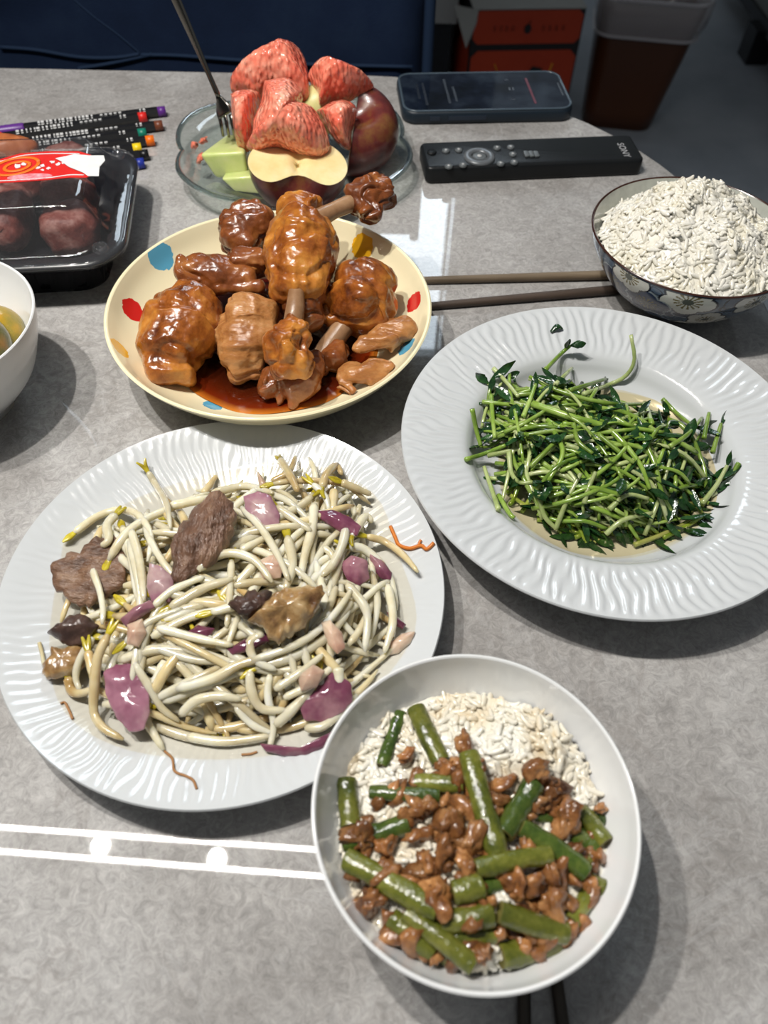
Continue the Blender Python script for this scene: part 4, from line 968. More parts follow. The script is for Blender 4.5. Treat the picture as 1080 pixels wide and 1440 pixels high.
# fork stuck in the melon
fk = WY(321, 187, .612); hd = WY(308, 137, .622); tp = WY(238, -22, .652)
fkt = thing('fork', 'dark steel fork standing in the melon wedge', 'fork', fk)
def ribbon(P, wd, th_, side):
    P = np.array(P); n = len(P); V = []; t = np.gradient(P, axis=0); t /= np.linalg.norm(t, axis=1)[:, None]
    for p, w_, tt in zip(P, np.broadcast_to(wd, n), t):
        s_ = side-tt*(side@tt); s_ /= np.linalg.norm(s_); k = np.cross(tt, s_)
        for a, b in ((-1, 0), (-.7, 1), (.7, 1), (1, 0), (.7, -1), (-.7, -1)): V.append(p+s_*a*w_/2+k*b*th_/2)
    F = [(i*6+j, i*6+(j+1) % 6, (i+1)*6+(j+1) % 6, (i+1)*6+j) for i in range(n-1) for j in range(6)]+[tuple(range(6))[::-1], tuple((n-1)*6+j for j in range(6))]
    return V, F
sd = np.array([.75, -.55, .2])
m_fk = M('dark_steel', [(.20, .185, .16)], rough=.2, metal=1)
mk('handle', *ribbon(spline([hd, hd+(tp-hd)*.3, hd+(tp-hd)*.65, tp], 16), np.interp(np.linspace(0, 1, 16), [0, .25, .7, 1], [.006, .0052, .010, .0125]), .0022, sd), m_fk, fkt)
mid = hd+(fk-hd)*.45+np.array([.002, -.003, 0])
mk('fork_head', *ribbon(spline([hd+(tp-hd)*.02, hd+(mid-hd)*.5, mid], 8), [.006, .008, .012, .0155, .018, .019, .019, .0185], .002, sd), m_fk, fkt)
for k in (-1, 0, 1):
    s_ = sd/np.linalg.norm(sd)*k*.0070; mk('tine', *ribbon([mid+s_+(hd-mid)*.1, mid+s_+(fk-mid)*.5, fk+s_+(fk-mid)*.25], [.0042, .0036, .002], .0016, sd), m_fk, fkt)

# ------------------------------------------------------------------ pens, clear box of persimmons, fruit at the left
PENS = [(233, 156, 'purple', S2L(92, 44, 130), 18, 183), (206, 164, 'red', S2L(214, 40, 36), 18, 192), (229, 176, 'brown', S2L(112, 62, 42), 18, 204), (206, 187, 'teal', S2L(20, 120, 100), 10, 213),
        (217, 197, 'orange', S2L(236, 112, 20), 10, 224), (199, 208, 'yellow', S2L(240, 205, 30), 0, 236), (209, 217, 'black', S2L(20, 20, 22), 0, 248), (203, 229, 'blue', S2L(34, 52, 150), 0, 260)]
m_barrel = M('black_pen_barrel', [(.012, .012, .013)], rough=.3); m_print = M('white_pen_print', [(.55, .55, .55)], rough=.5)
for i, (px, py, cn, cc, lx_, ly_) in enumerate(PENS):
    r_ = .0045; a = W(px, py, r_); b = W(lx_, ly_, r_); d = (b-a); d[2] = 0; d /= np.linalg.norm(d); a[2] = T+r_+.0001; L_ = .176
    m_c = M(cn+'_pen_plastic', [cc], rough=.35)
    t = thing('fineliner_pen', '%s-ended black fineliner pen lying among the pens at the back left' % cn, 'pen', a, 'pens at the back left')
    mk('barrel', *tube([a+d*.0075, a+d*(L_-.047)], r_, 6), m_barrel, t, smooth=False)
    mk('end_plug', *tube([a, a+d*.0074], r_*.96, 12), m_c, t); mk('pen_cap', *rounded([a+d*(L_-.047), a+d*(L_-.01), a+d*L_], [r_*1.12, r_*1.05, r_*.6], 12, 8), m_c, t)
    up = np.array([0, -.35, .94]); sdv = np.cross(d, up)
    def pm(u0, u1, w_, name, off=0.0):
        c0, c1 = a+d*u0, a+d*u1; V = [q+up*(r_*.9+k*.0001)+sdv*(off+s*w_/2) for k in (0, 1.2) for q, s in ((c0, -1), (c1, -1), (c1, 1), (c0, 1))]
        mk(name, V, [(0, 1, 2, 3), (7, 6, 5, 4), (0, 4, 5, 1), (1, 5, 6, 2), (2, 6, 7, 3), (3, 7, 4, 0)], m_print, t, smooth=False)
    for k in range(14): pm(.066+k*.0036, .0662+k*.0036+U(.0008, .0026), .0046, 'bar_code')
    for k in range(5): pm(.040+k*.0042, .0425+k*.0042, .0026, 'white_mark')
    pm(.018, .020, .0036, 'white_mark'); pm(.022, .0232, .0036, 'white_mark')

hr = .037
B1, B2 = W(197, 206, hr), W(172, 370, hr)
dv = B1-B2; dv[2] = 0; dep = np.linalg.norm(dv); dv /= dep; du = np.array([dv[1], -dv[0], 0]); bwid = .205
bc = B2+dv*dep/2-du*bwid/2; bc[2] = T; byaw = math.atan2(du[1], du[0])
bxs = thing('clear_food_box', 'black plastic tray with clear lid and torn red label at the left', 'box', bc)
def dense(w_, d_, r, rib=0.0, n=12):
    o = rrect(w_, d_, r, n); out = []
    for i in range(len(o)):
        a, b = o[i], o[(i+1) % len(o)]; L_ = np.linalg.norm(b-a); k = max(1, int(L_/.0035))
        for j in range(k): out.append(a+(b-a)*j/k)
    out = np.array(out)
    if rib:
        s_ = np.r_[0, np.cumsum(np.linalg.norm(np.diff(out, axis=0), axis=1))]
        q = np.clip(np.sin(s_*2*math.pi/.026)*2.2, -1, 1)*.5+.5; out = out*(1-(rib*q/np.maximum(np.linalg.norm(out, axis=1), .03))[:, None])
    return out
def resamp(o, n=160):
    o = np.vstack([o, o[:1]]); s_ = np.r_[0, np.cumsum(np.linalg.norm(np.diff(o, axis=0), axis=1))]; t = np.linspace(0, s_[-1], n, endpoint=False)
    return np.c_[np.interp(t, s_, o[:, 0]), np.interp(t, s_, o[:, 1])]
def bslab(levels, name, mat, parent, ct=True, cbm=True):
    V, F = slab([(resamp(o), z) for o, z in levels], ct, cbm); return mk(name, place(V, byaw, bc), F, mat, parent)
i_ = .010
bslab([(dense(bwid-.044, dep-.044, .02), 0), (dense(bwid-.040, dep-.040, .022, .004), .003), (dense(bwid-.026, dep-.026, .026, .004), hr-.008), (dense(bwid-.020, dep-.020, .026), hr-.005), (dense(bwid-.018, dep-.018, .026), hr-.003), (dense(bwid, dep, .030), hr-.003), (dense(bwid, dep, .030), hr-.0015),
       (dense(bwid-.022, dep-.022, .026), hr-.0015), (dense(bwid-.030, dep-.030, .024), hr-.008), (dense(bwid-.046, dep-.046, .02), .0025)], 'tray', m_black, bxs)
LT = .064
lid = bslab([(dense(bwid+.001, dep+.001, .030), hr-.004), (dense(bwid+.001, dep+.001, .030), hr+.0005), (dense(bwid-.004, dep-.004, .028), hr+.0012), (dense(bwid-.020, dep-.020, .024), hr+.0012), (dense(bwid-.024, dep-.024, .022), hr+.005),
       (dense(bwid-.034, dep-.034, .018), hr+.008), (dense(bwid-.048, dep-.060, .014), LT-.004), (dense(bwid-.054, dep-.066, .012), LT-.0006), (dense(bwid-.062, dep-.074, .010), LT)], 'clear_lid', m_clear, bxs, True, False)
for u in (-1, 1):
    for v in (-1, 1):
        P = bc+du*u*(bwid/2-.016)+dv*v*(dep/2-.016)+np.array([0, 0, hr+.001]); mk('snap_button', *lathe([(.006, 0), (.005, .003), (.0035, .003), (.003, .0005), (0, .0005)], 16, P), m_clear, lid)
m_lred, m_lwhite, m_lor, m_lpink = M('red_label', [S2L(200, 32, 30), S2L(214, 44, 38)], rough=.4, scale=30), M('white_torn_paper', [(.60, .60, .60), (.72, .72, .72)], rough=.7, scale=60), M('orange_label_print', [S2L(240, 110, 30)], rough=.4), M('pink_label_print', [S2L(236, 170, 180), S2L(214, 90, 100)], rough=.4, scale=300)
def onlid(ol, name, mat, parent, z, th_=.0002):
    P = [W(a, b, LT+z) for a, b in ol]; n = len(P); V = P+[p+np.array([0, 0, th_]) for p in P]
    return mk(name, V, [tuple(range(n))[::-1], tuple(range(n, 2*n))]+[(i, (i+1) % n, n+(i+1) % n, n+i) for i in range(n)], mat, parent, smooth=False)
def oval(cx, cy, rx, ry, n=24, rot=0): return [(cx+rx*math.cos(a)*math.cos(rot)-ry*math.sin(a)*math.sin(rot), cy+rx*math.cos(a)*math.sin(rot)+ry*math.sin(a)*math.cos(rot)) for a in np.linspace(0, 2*math.pi, n, endpoint=False)]
lbl = onlid([(-60, 236), (-30, 230), (0, 224), (29, 216), (68, 213), (111, 213), (128, 218), (136, 232), (128, 248), (121, 250), (97, 250), (68, 253), (29, 256), (-30, 259), (-60, 258)], 'label', m_lred, bxs, .0003)
for pts in ([(-40, 229), (0, 227), (30, 219), (68, 216), (112, 216)], [(-40, 256), (29, 253), (68, 250), (97, 246), (118, 246)]): mk('white_line', *tube(spline([W(a, b, LT+.0006) for a, b in pts], 16), .0006, 6, flat=.4), m_lwhite, lbl)
mk('orange_ring', *tube(np.array([W(a, b, LT+.0007) for a, b in oval(22, 234, 33, 11, 28, -.2)+oval(22, 234, 33, 11, 28, -.2)[:1]]), .0016, 6, flat=.3), m_lor, lbl)
mk('orange_ring', *tube(np.array([W(a, b, LT+.0007) for a, b in oval(24, 234, 18, 6, 28, -.2)+oval(24, 234, 18, 6, 28, -.2)[:1]]), .0016, 6, flat=.3), m_lor, lbl)
for k, (a, b, s_) in enumerate([(53, 236, 5), (60, 233, 5), (68, 237, 4), (74, 228, 5), (82, 231, 5), (60, 239, 3), (89, 229, 4), (24, 234, 8), (34, 231, 6)]):
    r_ = random.Random(k); ol = [(a+s_*r_.uniform(.4, 1)*math.cos(t), b+s_*.55*r_.uniform(.4, 1)*math.sin(t)) for t in np.linspace(0, 6.28, 9, endpoint=False)]; onlid(ol, 'white_character', m_lwhite, lbl, .0006)
onlid(oval(42, 249, 32, 4.5, 20, -.06), 'pink_print', m_lpink, lbl, .0006)
onlid([(78, 223), (93, 220), (105, 217), (125, 219), (146, 219), (148, 226), (140, 235), (139, 248), (124, 248), (117, 243), (97, 235), (86, 227)], 'torn_patch', m_lwhite, lbl, .0009, .0003)
m_pers = M('frosted_dark_red_fruit', [(.065, .012, .010), (.16, .035, .025), (.38, .20, .17)], rough=.55, scale=70, detail=8, bump=.6, bscale=260, stops=[.3, .48, .72])
m_perso = M('orange_dried_fruit', [(.30, .07, .02), (.5, .17, .05)], rough=.45, scale=60, bump=.4)
for i, (px, py, rx, ry, h, mt, lab) in enumerate([(12, 305, 34, 40, 22, m_pers, 'frosted red dried persimmon under the front left of the clear lid'), (100, 322, 40, 24, 20, m_pers, 'brownish frosted dried persimmon at the front right corner of the tray'),
        (98, 278, 38, 22, 24, m_pers, 'dark curved dried persimmon at the middle right of the tray'), (28, 254, 36, 20, 22, m_pers, 'dark dried persimmon under the red label'), (15, 222, 40, 14, 26, m_perso, 'orange dried persimmon at the back left of the tray'), (95, 232, 32, 16, 20, m_pers, 'dark dried persimmon at the back right of the tray')]):
    P = W(px, py, h*.001); k = mpp(P); V, F = sphere((0, 0, 0), 1, 28, 18); V = np.sign(V)*np.abs(V)**.8; V = wobble(V, np.zeros(3), .16, 1.6, i*2.2, 4)
    V = V*np.array([rx*k, ry*k*1.5, .017]); V[:, 2] = np.maximum(V[:, 2], -.0165); V = place(V, byaw+.1*i, P); V[:, 2] += max(0, T+.004-V[:, 2].min())
    tag(mk('dried_persimmon', V, F, mt), lab, 'fruit', 'dried persimmons in the clear box')
m_tang = M('orange_green_peel', [(.12, .13, .012), (.30, .22, .02), (.62, .30, .02)], rough=.3, scale=28, detail=4, bump=.35, bscale=380, coat=.3)
m_tang2 = M('dark_green_orange_peel', [(.02, .05, .012), (.10, .09, .012), (.45, .14, .01)], rough=.2, scale=24, detail=3, bump=.2, bscale=300, coat=.5)
for (px, py, r_, h, mt, lab) in ((-14, 471, 46, 38, m_tang, 'yellow green mandarin against the right wall of the left bowl'), (-42, 492, 58, 48, m_tang2, 'dark green and orange mandarin lying in front in the left bowl')):
    P = W(px, py, h*.001); V, F = sphere(P, r_*mpp(P), 40, 28, (1, 1, .86)); tag(mk('mandarin', wobble(V, P, .0012, 60, px, 2), F, mt), lab, 'fruit', 'mandarins in the left bowl')

# ------------------------------------------------------------------ bean sprouts, onion and beef on the flat plate
def cached(hf, c, R_, n=150):
    """height field sampled once on a grid, then read bilinearly"""
    xs = np.linspace(c[0]-R_, c[0]+R_, n); ys = np.linspace(c[1]-R_, c[1]+R_, n); G = [[hf(x, y) for x in xs] for y in ys]; k = (n-1)/(2*R_)
    def f(x, y):
        u = min(max((x-xs[0])*k, 0), n-1.001); v = min(max((y-ys[0])*k, 0), n-1.001); i, j = int(v), int(u); a, b = v-i, u-j
        return (G[i][j]*(1-b)+G[i][j+1]*b)*(1-a)+(G[i+1][j]*(1-b)+G[i+1][j+1]*b)*a
    return f
def pdist(poly):
    Q = np.array([W(a, b, .012)[:2] for a, b in poly]); A_ = Q; B_ = np.roll(Q, -1, 0); D_ = B_-A_; L2 = (D_**2).sum(1)
    def f(x, y):
        p = np.array([x, y]); t = np.clip(((p-A_)*D_).sum(1)/L2, 0, 1); d = np.hypot(*(A_+D_*t[:, None]-p).T).min()
        c = ((A_[:, 1] > y) != (B_[:, 1] > y)) & (x < D_[:, 0]*(y-A_[:, 1])/(D_[:, 1]+1e-12)+A_[:, 0])
        return d if c.sum() % 2 else -d
    return f
SPOLY = [(118, 760), (180, 715), (260, 690), (330, 690), (385, 665), (430, 655), (480, 670), (515, 705), (520, 750), (545, 800), (560, 850), (560, 890), (535, 940), (500, 985), (465, 1022), (390, 1040), (300, 1040), (220, 1030), (150, 1025), (108, 985), (85, 950), (80, 890), (90, 830)]
sd_ = cached(pdist(SPOLY), SP, .135)
def h_spr_(x, y):
    d = sd_(x, y); r = math.hypot(x-SP[0], y-SP[1])
    return T+prof_z(SPROF, min(r, SP[2]))+(.030*(1-math.exp(-d/.020)) if d > 0 else 0)
h_spr = cached(h_spr_, SP, .135)
m_spr = [M('pale_bean_sprout', [(.50, .41, .24), (.66, .605, .44), (.77, .745, .62)], rough=.18, scale=30, detail=4, coat=.5, sss=.5, sssr=(.8, .7, .4), rand=.12, bump=.2, bscale=300),
         M('yellowed_bean_sprout', [(.42, .27, .10), (.60, .48, .26), (.70, .62, .42)], rough=.2, scale=40, detail=3, coat=.5, sss=.4, sssr=(.8, .6, .3), rand=.15, bump=.2, bscale=300)]
m_head = M('yellow_sprout_head', [(.20, .15, .01), (.42, .33, .015), (.52, .44, .05)], rough=.25, scale=200, coat=.4, rand=.2)
m_root = M('brown_root_thread', [(.32, .15, .05)], rough=.5)
SPR = [[(107, 755), (120, 745), (140, 731), (168, 722), (193, 727), (210, 747), (215, 767), (210, 795)], [(167, 733), (155, 748), (157, 768), (147, 778)], [(134, 763), (131, 790), (134, 810), (142, 833), (147, 860), (146, 882)],
 [(173, 743), (183, 770), (190, 810), (196, 850)], [(188, 753), (200, 800), (206, 852)], [(211, 672), (222, 690), (237, 717), (243, 752)], [(240, 714), (277, 707), (305, 700)], [(287, 697), (305, 672)],
 [(220, 861), (242, 841), (268, 828), (290, 820)], [(242, 861), (275, 841), (298, 830), (330, 821)], [(205, 890), (257, 861), (300, 845)], [(215, 900), (266, 874), (318, 859)], [(281, 811), (303, 793), (331, 787), (361, 798), (385, 828)],
 [(327, 793), (324, 845), (320, 887)], [(283, 896), (313, 910), (340, 930), (368, 943), (401, 947)], [(372, 897), (353, 910), (361, 934), (390, 948)], [(355, 936), (410, 918), (450, 893), (480, 860), (497, 833)], [(360, 942), (415, 925), (458, 900), (492, 862)],
 [(215, 911), (266, 928), (298, 932), (345, 934)], [(225, 890), (280, 905), (330, 915)], [(251, 974), (303, 960), (338, 941), (390, 927)], [(380, 950), (377, 980), (385, 1020), (379, 1056)], [(352, 947), (355, 977), (370, 1000), (405, 1002)],
 [(257, 1012), (280, 992), (312, 986), (342, 991)], [(333, 997), (355, 1022), (384, 1036)], [(228, 988), (275, 970), (305, 960), (352, 940)], [(265, 1040), (317, 1047), (382, 1039)], [(388, 977), (425, 952), (455, 928)], [(388, 1023), (415, 997), (449, 960)],
 [(450, 945), (452, 982), (433, 1028)], [(430, 1030), (455, 1027), (480, 1007), (502, 983)], [(476, 945), (478, 977)], [(132, 898), (113, 930), (108, 955), (114, 973)], [(98, 955), (102, 972), (113, 978), (135, 972)], [(157, 900), (142, 933), (138, 970), (137, 1008), (150, 1030), (178, 1046)],
 [(192, 938), (213, 972), (230, 1000), (255, 1019)], [(232, 930), (217, 972), (205, 1008), (231, 1056)], [(127, 920), (131, 942), (136, 962)], [(342, 723), (365, 747), (383, 773), (397, 800), (408, 826)], [(442, 713), (440, 745), (430, 780), (423, 818)], [(372, 693), (407, 708), (439, 738)],
 [(390, 720), (439, 755)], [(487, 747), (483, 770), (470, 800), (453, 818)], [(440, 683), (457, 700), (463, 720)], [(453, 689), (460, 670), (473, 658), (481, 670)], [(480, 687), (500, 695), (522, 704)], [(383, 684), (407, 670), (417, 648)], [(470, 690), (468, 722)], [(340, 779), (380, 758)],
 [(515, 763), (540, 770), (565, 788), (587, 813)], [(490, 773), (512, 777), (533, 795), (550, 823), (557, 862)], [(522, 806), (530, 838), (530, 863), (522, 900)], [(488, 828), (510, 855), (517, 877), (513, 922)], [(495, 763), (513, 735), (524, 743)], [(473, 828), (460, 863), (438, 890)], [(493, 847), (473, 879)], [(545, 830), (552, 880), (540, 925)], [(180, 910), (215, 880), (260, 862)], [(170, 930), (220, 915), (275, 918)], [(400, 985), (440, 965), (480, 930)], [(300, 870), (345, 860), (390, 868)], [(405, 760), (412, 800), (402, 835)], [(455, 770), (470, 790), (462, 840)], [(300, 700), (345, 690), (385, 700)], [(395, 655), (410, 680), (420, 700)]]
GS = 'bean sprouts heaped on the flat plate'
def sprout(P, r, k, head, lab, root=False, mi=0):
    n = len(P); s = np.linspace(0, 1, n); rr = r*(1.05-.45*s**2.2-.10*(1-s)**4+.05*np.sin(s*14+k)); rr[0] *= .6; rr[-1] *= .5
    o = tag(mk('bean_sprout', *tube(P, rr, 9, flat=.92), m_spr[mi]), lab, 'sprout', GS)
    if head:
        d = P[0]-P[1]; d /= np.linalg.norm(d); sd2 = np.cross(d, [0, 0, 1.0]); q = P[0]
        parts = [rounded([q-d*.001, q+d*.0035+sd2*.0008*s_, q+d*.0075+sd2*.0016*s_*(k % 3)], [r*.6, r*.62, r*.3], 8, 5, flat=.7) for s_ in (-1, 1)]
        mk('sprout_head', *join(parts), m_head, o)
    if root:
        d = P[-1]-P[-2]; d /= np.linalg.norm(d); q = P[-1]; e = [q+d*.004*i+np.array([U(-1, 1), U(-1, 1), 0])*.0022*i for i in range(5)]
        for j, p in enumerate(e): p[2] = max(h_spr(p[0], p[1])+.0006, q[2]-.003*j)
        mk('root_thread', *tube(spline(e, 10), .00045, 5), m_root, o)
def near(px, marks):
    m_ = np.mean(px, 0); d = [math.hypot(m_[0]-a, (m_[1]-b)*1.1) for a, b, _ in marks]; return marks[int(np.argmin(d))][2]
def lie(px):
    a = math.degrees(math.atan2(px[-1][1]-px[0][1], px[-1][0]-px[0][0])) % 180
    return 'level' if a < 22 or a > 158 else 'upright' if 68 < a < 112 else 'slanting down right' if a < 90 else 'slanting down left'
def size_(px, m_=75):
    L_ = sum(math.hypot(b[0]-a[0], b[1]-a[1]) for a, b in zip(px[:-1], px[1:])); return 'long' if L_ > m_*1.35 else 'short' if L_ < m_*.72 else 'medium'
SMARK = [(125, 805, 'the round left beef slice'), (290, 755, 'the largest beef slice'), (368, 720, 'the big pink onion petal'), (480, 737, 'the upper right onion strip'), (228, 820, 'the pale purple onion'), (178, 980, 'the large purple onion petal'), (410, 860, 'the fatty beef in the middle'), (455, 985, 'the broad dark onion'),
         (105, 890, 'the small dark beef slice'), (535, 795, 'the right-edge onion'), (565, 905, 'the pale onion tip'), (470, 895, 'the glazed onion strip'), (420, 655, 'the far tip of the heap'), (300, 1035, 'the near edge of the heap'), (300, 960, 'the gap left of the middle'), (275, 830, 'the foot of the largest beef slice'), (380, 1000, 'the bare near side'), (275, 893, 'the purple onion in the gap')]
USED = {}
def label_of(kind, px, marks, tail):
    l_ = '%s %s %s by %s%s' % (size_(px), kind, lie(px), near(px, marks), tail); USED[l_] = USED.get(l_, 0)+1; return l_
LABS = {0: 'long pale sprout arching from a yellow head at the upper left edge of the heap', 5: 'sprout sticking up at the upper left with a long yellow brown head', 2: 'pale sprout lying over the left beef slice', 49: 'bent yellow green sprout reaching out to the right rim of the plate', 21: 'pale sprout hanging straight down at the lower edge of the heap', 36: 'sprout hanging out of the heap at the lower left with a thin brown root'}
for i, px in enumerate(SPR):
    q = [surf(a, b, h_spr, .03) for a, b in px]; q = spline(q, 16)
    lift = np.array([.0035+.0025*math.sin(i*1.7)]*16)
    for j in range(16): q[j][2] += lift[j]
    sprout(q, (.0023+.0004*math.sin(i*2.3)), i, i in (0, 3, 5, 13, 14, 29, 34, 41, 43, 44, 49, 50, 42, 57, 60, 64) or i % 4 == 1, LABS.get(i) or label_of('pale sprout', px, SMARK, ''), False, 1 if i in (34, 37, 44, 45, 46, 47, 33, 49, 7, 64) else 0)
n_ = 0
while n_ < 215:
    px, py = U(80, 570), U(655, 1050); p = surf(px, py, h_spr, .03); d0 = sd_(p[0], p[1])
    if d0 < .003: continue
    a = math.radians(U(0, 360)) if U(0, 1) < .45 else math.radians(U(15, 70) if px > 330 else U(-60, 20)); cv = U(-16, 16); L_ = U(.050, .105); pts = [p[:2]]; ok = True
    for k in range(9):
        a += cv*L_/9; nx = pts[-1]+np.array([math.cos(a), math.sin(a)])*L_/9
        if sd_(*nx) < -.004: ok = False; break
        pts.append(nx)
    if not ok or len(pts) < 7: continue
    dz = U(-.014, .0025); ph_ = U(0, 6)
    q = spline([np.array([x, y, max(h_spr(x, y)+dz+.0022*math.sin(ph_+k*.8), T+prof_z(SPROF, math.hypot(x-SP[0], y-SP[1]))+.003)]) for k, (x, y) in enumerate(pts)], 14)
    n_ += 1; edge = d0 < .012
    sprout(q, U(.0018, .0026), n_, n_ % 3 == 0, 'bean sprout tangled inside the heap on the flat plate', False, 1 if (U(0, 1) < (.6 if edge else .25)) else 0)
# stain of cooking juice on the plate
m_juice = clear('thin_brown_juice', (.985, .955, .89), ior=1.36, rough=.05)
def puddle(name, label, poly, hz, mat, off=.0004):
    Q = spline([*poly, poly[0]], 60)[:-1]; c_ = np.mean(poly, 0); V = []; n = len(Q)
    for s_ in (.02, .35, .65, .88, 1.0):
        for q in Q: p = surf(*(c_+(q-c_)*s_), hz, .02); p[2] += off; V.append(p)
    F = [(i*n+j, i*n+(j+1) % n, (i+1)*n+(j+1) % n, (i+1)*n+j) for i in range(4) for j in range(n)]
    return tag(mk(name, V, F, mat), label, 'juice', kind='stuff')
h_pl = cached(lambda x, y: T+prof_z(SPROF, min(SP[2], math.hypot(x-SP[0], y-SP[1]))), SP, .135)
puddle('cooking_juice', 'thin brown cooking juice spread under the bean sprouts', [(90, 760), (220, 690), (400, 650), (520, 690), (560, 780), (585, 880), (530, 970), (470, 1040), (330, 1068), (180, 1055), (90, 1000), (70, 900)], h_pl, m_juice, .0007)
# loose threads
def thread(px, r, label, mat, name='root_thread', lift=.0008):
    q = spline([surf(a, b, h_pl, .02)+np.array([0, 0, lift]) for a, b in px], 26); return tag(mk(name, *tube(q, r, 6), mat), label, 'root', None)
thread([(232, 1057), (243, 1068), (246, 1085), (262, 1092), (272, 1098), (277, 1110)], .0006, 'thin brown root thread curling on the rim at the front left', m_root)
m_orth = M('orange_thread', [S2L(200, 112, 30)], rough=.4, coat=.3)
o = thread([(549, 742), (556, 758), (561, 768), (576, 773), (592, 769), (600, 774), (610, 765)], .0011, 'branched orange thread lying on the right rim of the flat plate', m_orth, 'orange_thread', .0012)
mk('side_strand', *tube(spline([surf(a, b, h_pl, .02)+np.array([0, 0, .0012]) for a, b in ((588, 770), (590, 764), (592, 761))], 8), .0008, 6), m_orth, o)
thread([(86, 990), (92, 989), (98, 1000), (103, 1012)], .0006, 'short brown root thread below the heap at the left', m_root)
thread([(340, 1062), (352, 1061), (362, 1058)], .0006, 'tiny red brown thread below the heap at the front', m_root)
thread([(56, 905), (60, 920), (63, 938)], .001, 'pale straight shred beside the fatty beef at the far left', m_spr[1], 'sprout_shred')

m_beef = M('cooked_beef', [(.050, .022, .011), (.15, .078, .044), (.27, .165, .10)], rough=.36, scale=60, detail=9, bump=1.0, bscale=190, bdetail=6, coat=.35, stretch=(1, 2.4, 1), bdist=.002, rand=.12)
m_fat = M('browned_beef_fat', [(.10, .045, .018), (.32, .19, .075), (.52, .39, .21)], rough=.25, scale=48, stops=[.36, .5, .66], detail=6, bump=.6, bscale=260, coat=.5, sss=.2)
m_burnt = M('dark_beef_edge', [(.018, .010, .009), (.06, .032, .024), (.13, .075, .055)], rough=.4, scale=90, detail=7, bump=.9, bscale=240, coat=.3)
def slice_(name, label, ol, lift, th_, mat, cat, seed, grp, bow=0, noise_amp=.0022, rough=.13, part=None, tilt=8, power=.35):
    c_ = np.mean(ol, 0); P = surf(*c_, h_spr, .03)+np.array([0, 0, lift])
    V, F = pillow(ol, lambda a, b: facing(a, b, P, tilt), th_, 52, noise_amp, seed, power, bow, rough, True)
    o = mk(name, V, F, mat, part)
    return o if part else tag(o, label, cat, grp)
GB = 'beef slices on the flat plate'
slice_('beef_slice', 'round brown beef slice at the left edge of the heap under a single sprout', [(112, 778), (118, 768), (135, 755), (160, 750), (178, 762), (180, 790), (178, 815), (165, 832), (140, 838), (125, 854), (112, 850), (95, 842), (84, 832), (72, 820), (72, 805), (80, 790), (98, 775)], .0035, .006, m_beef, 'meat', 1, GB)
b2 = slice_('beef_slice', 'largest beef slice, upright at the upper left among the sprouts', [(290, 700), (305, 694), (320, 700), (330, 712), (333, 728), (330, 745), (318, 770), (305, 790), (290, 800), (275, 808), (255, 822), (240, 818), (242, 795), (238, 775), (243, 758), (255, 738), (272, 715)], .010, .008, M('ribbed_cooked_beef', [(.050, .022, .012), (.15, .076, .045), (.26, .155, .095)], rough=.38, scale=55, detail=8, bump=1.0, bscale=200, bdetail=6, coat=.35, stretch=(2.2, .9, 1), bdist=.0025), 'meat', 2, GB, .004, .0024)
slice_('beef_slice', 'small dark ragged beef slice at the far left', [(67, 890), (80, 880), (90, 878), (100, 866), (115, 864), (132, 872), (142, 882), (130, 892), (118, 905), (100, 908), (85, 902)], .004, .007, m_burnt, 'meat', 3, GB, .002, .0025, .12)
o = slice_('beef_slice', 'fatty yellow beef piece below the dark slice at the far left', [(74, 910), (90, 912), (115, 905), (125, 915), (120, 935), (105, 948), (85, 953), (68, 957), (60, 950), (62, 935), (74, 925)], .003, .007, m_fat, 'meat', 4, GB, .003)
o = slice_('beef_slice', 'brown fatty beef piece with a dark burnt knob in the middle of the heap', [(352, 872), (370, 862), (385, 838), (405, 826), (430, 822), (452, 828), (455, 842), (445, 860), (430, 878), (412, 890), (395, 905), (380, 898), (368, 885)], .011, .010, m_fat, 'meat', 5, GB, .002, .005, .16)
V = crumb(surf(358, 866, h_spr, .04)+np.array([0, 0, .012]), .0062, 71, 1.2, 'burnt_knob', m_burnt, 18, 14); V.parent = o; V.location = np.array(V.location)-ORG[o.name]
m_on = M('red_onion', [(.17, .045, .085), (.34, .16, .21), (.56, .42, .38)], rough=.16, scale=32, detail=4, coat=.5, sss=.25, sssr=(.8, .4, .5), rand=.15, bump=.15, bscale=160)
m_ond = M('dark_red_onion', [(.070, .014, .032), (.17, .048, .085), (.38, .20, .22)], rough=.15, scale=32, detail=4, coat=.5, sss=.15, rand=.15, bump=.15, bscale=160)
m_onp = M('pale_onion', [(.40, .22, .16), (.56, .38, .28), (.66, .54, .40)], rough=.2, scale=45, detail=4, coat=.5, sss=.35, rand=.12, bump=.15, bscale=160)
GO = 'red onion pieces among the bean sprouts'
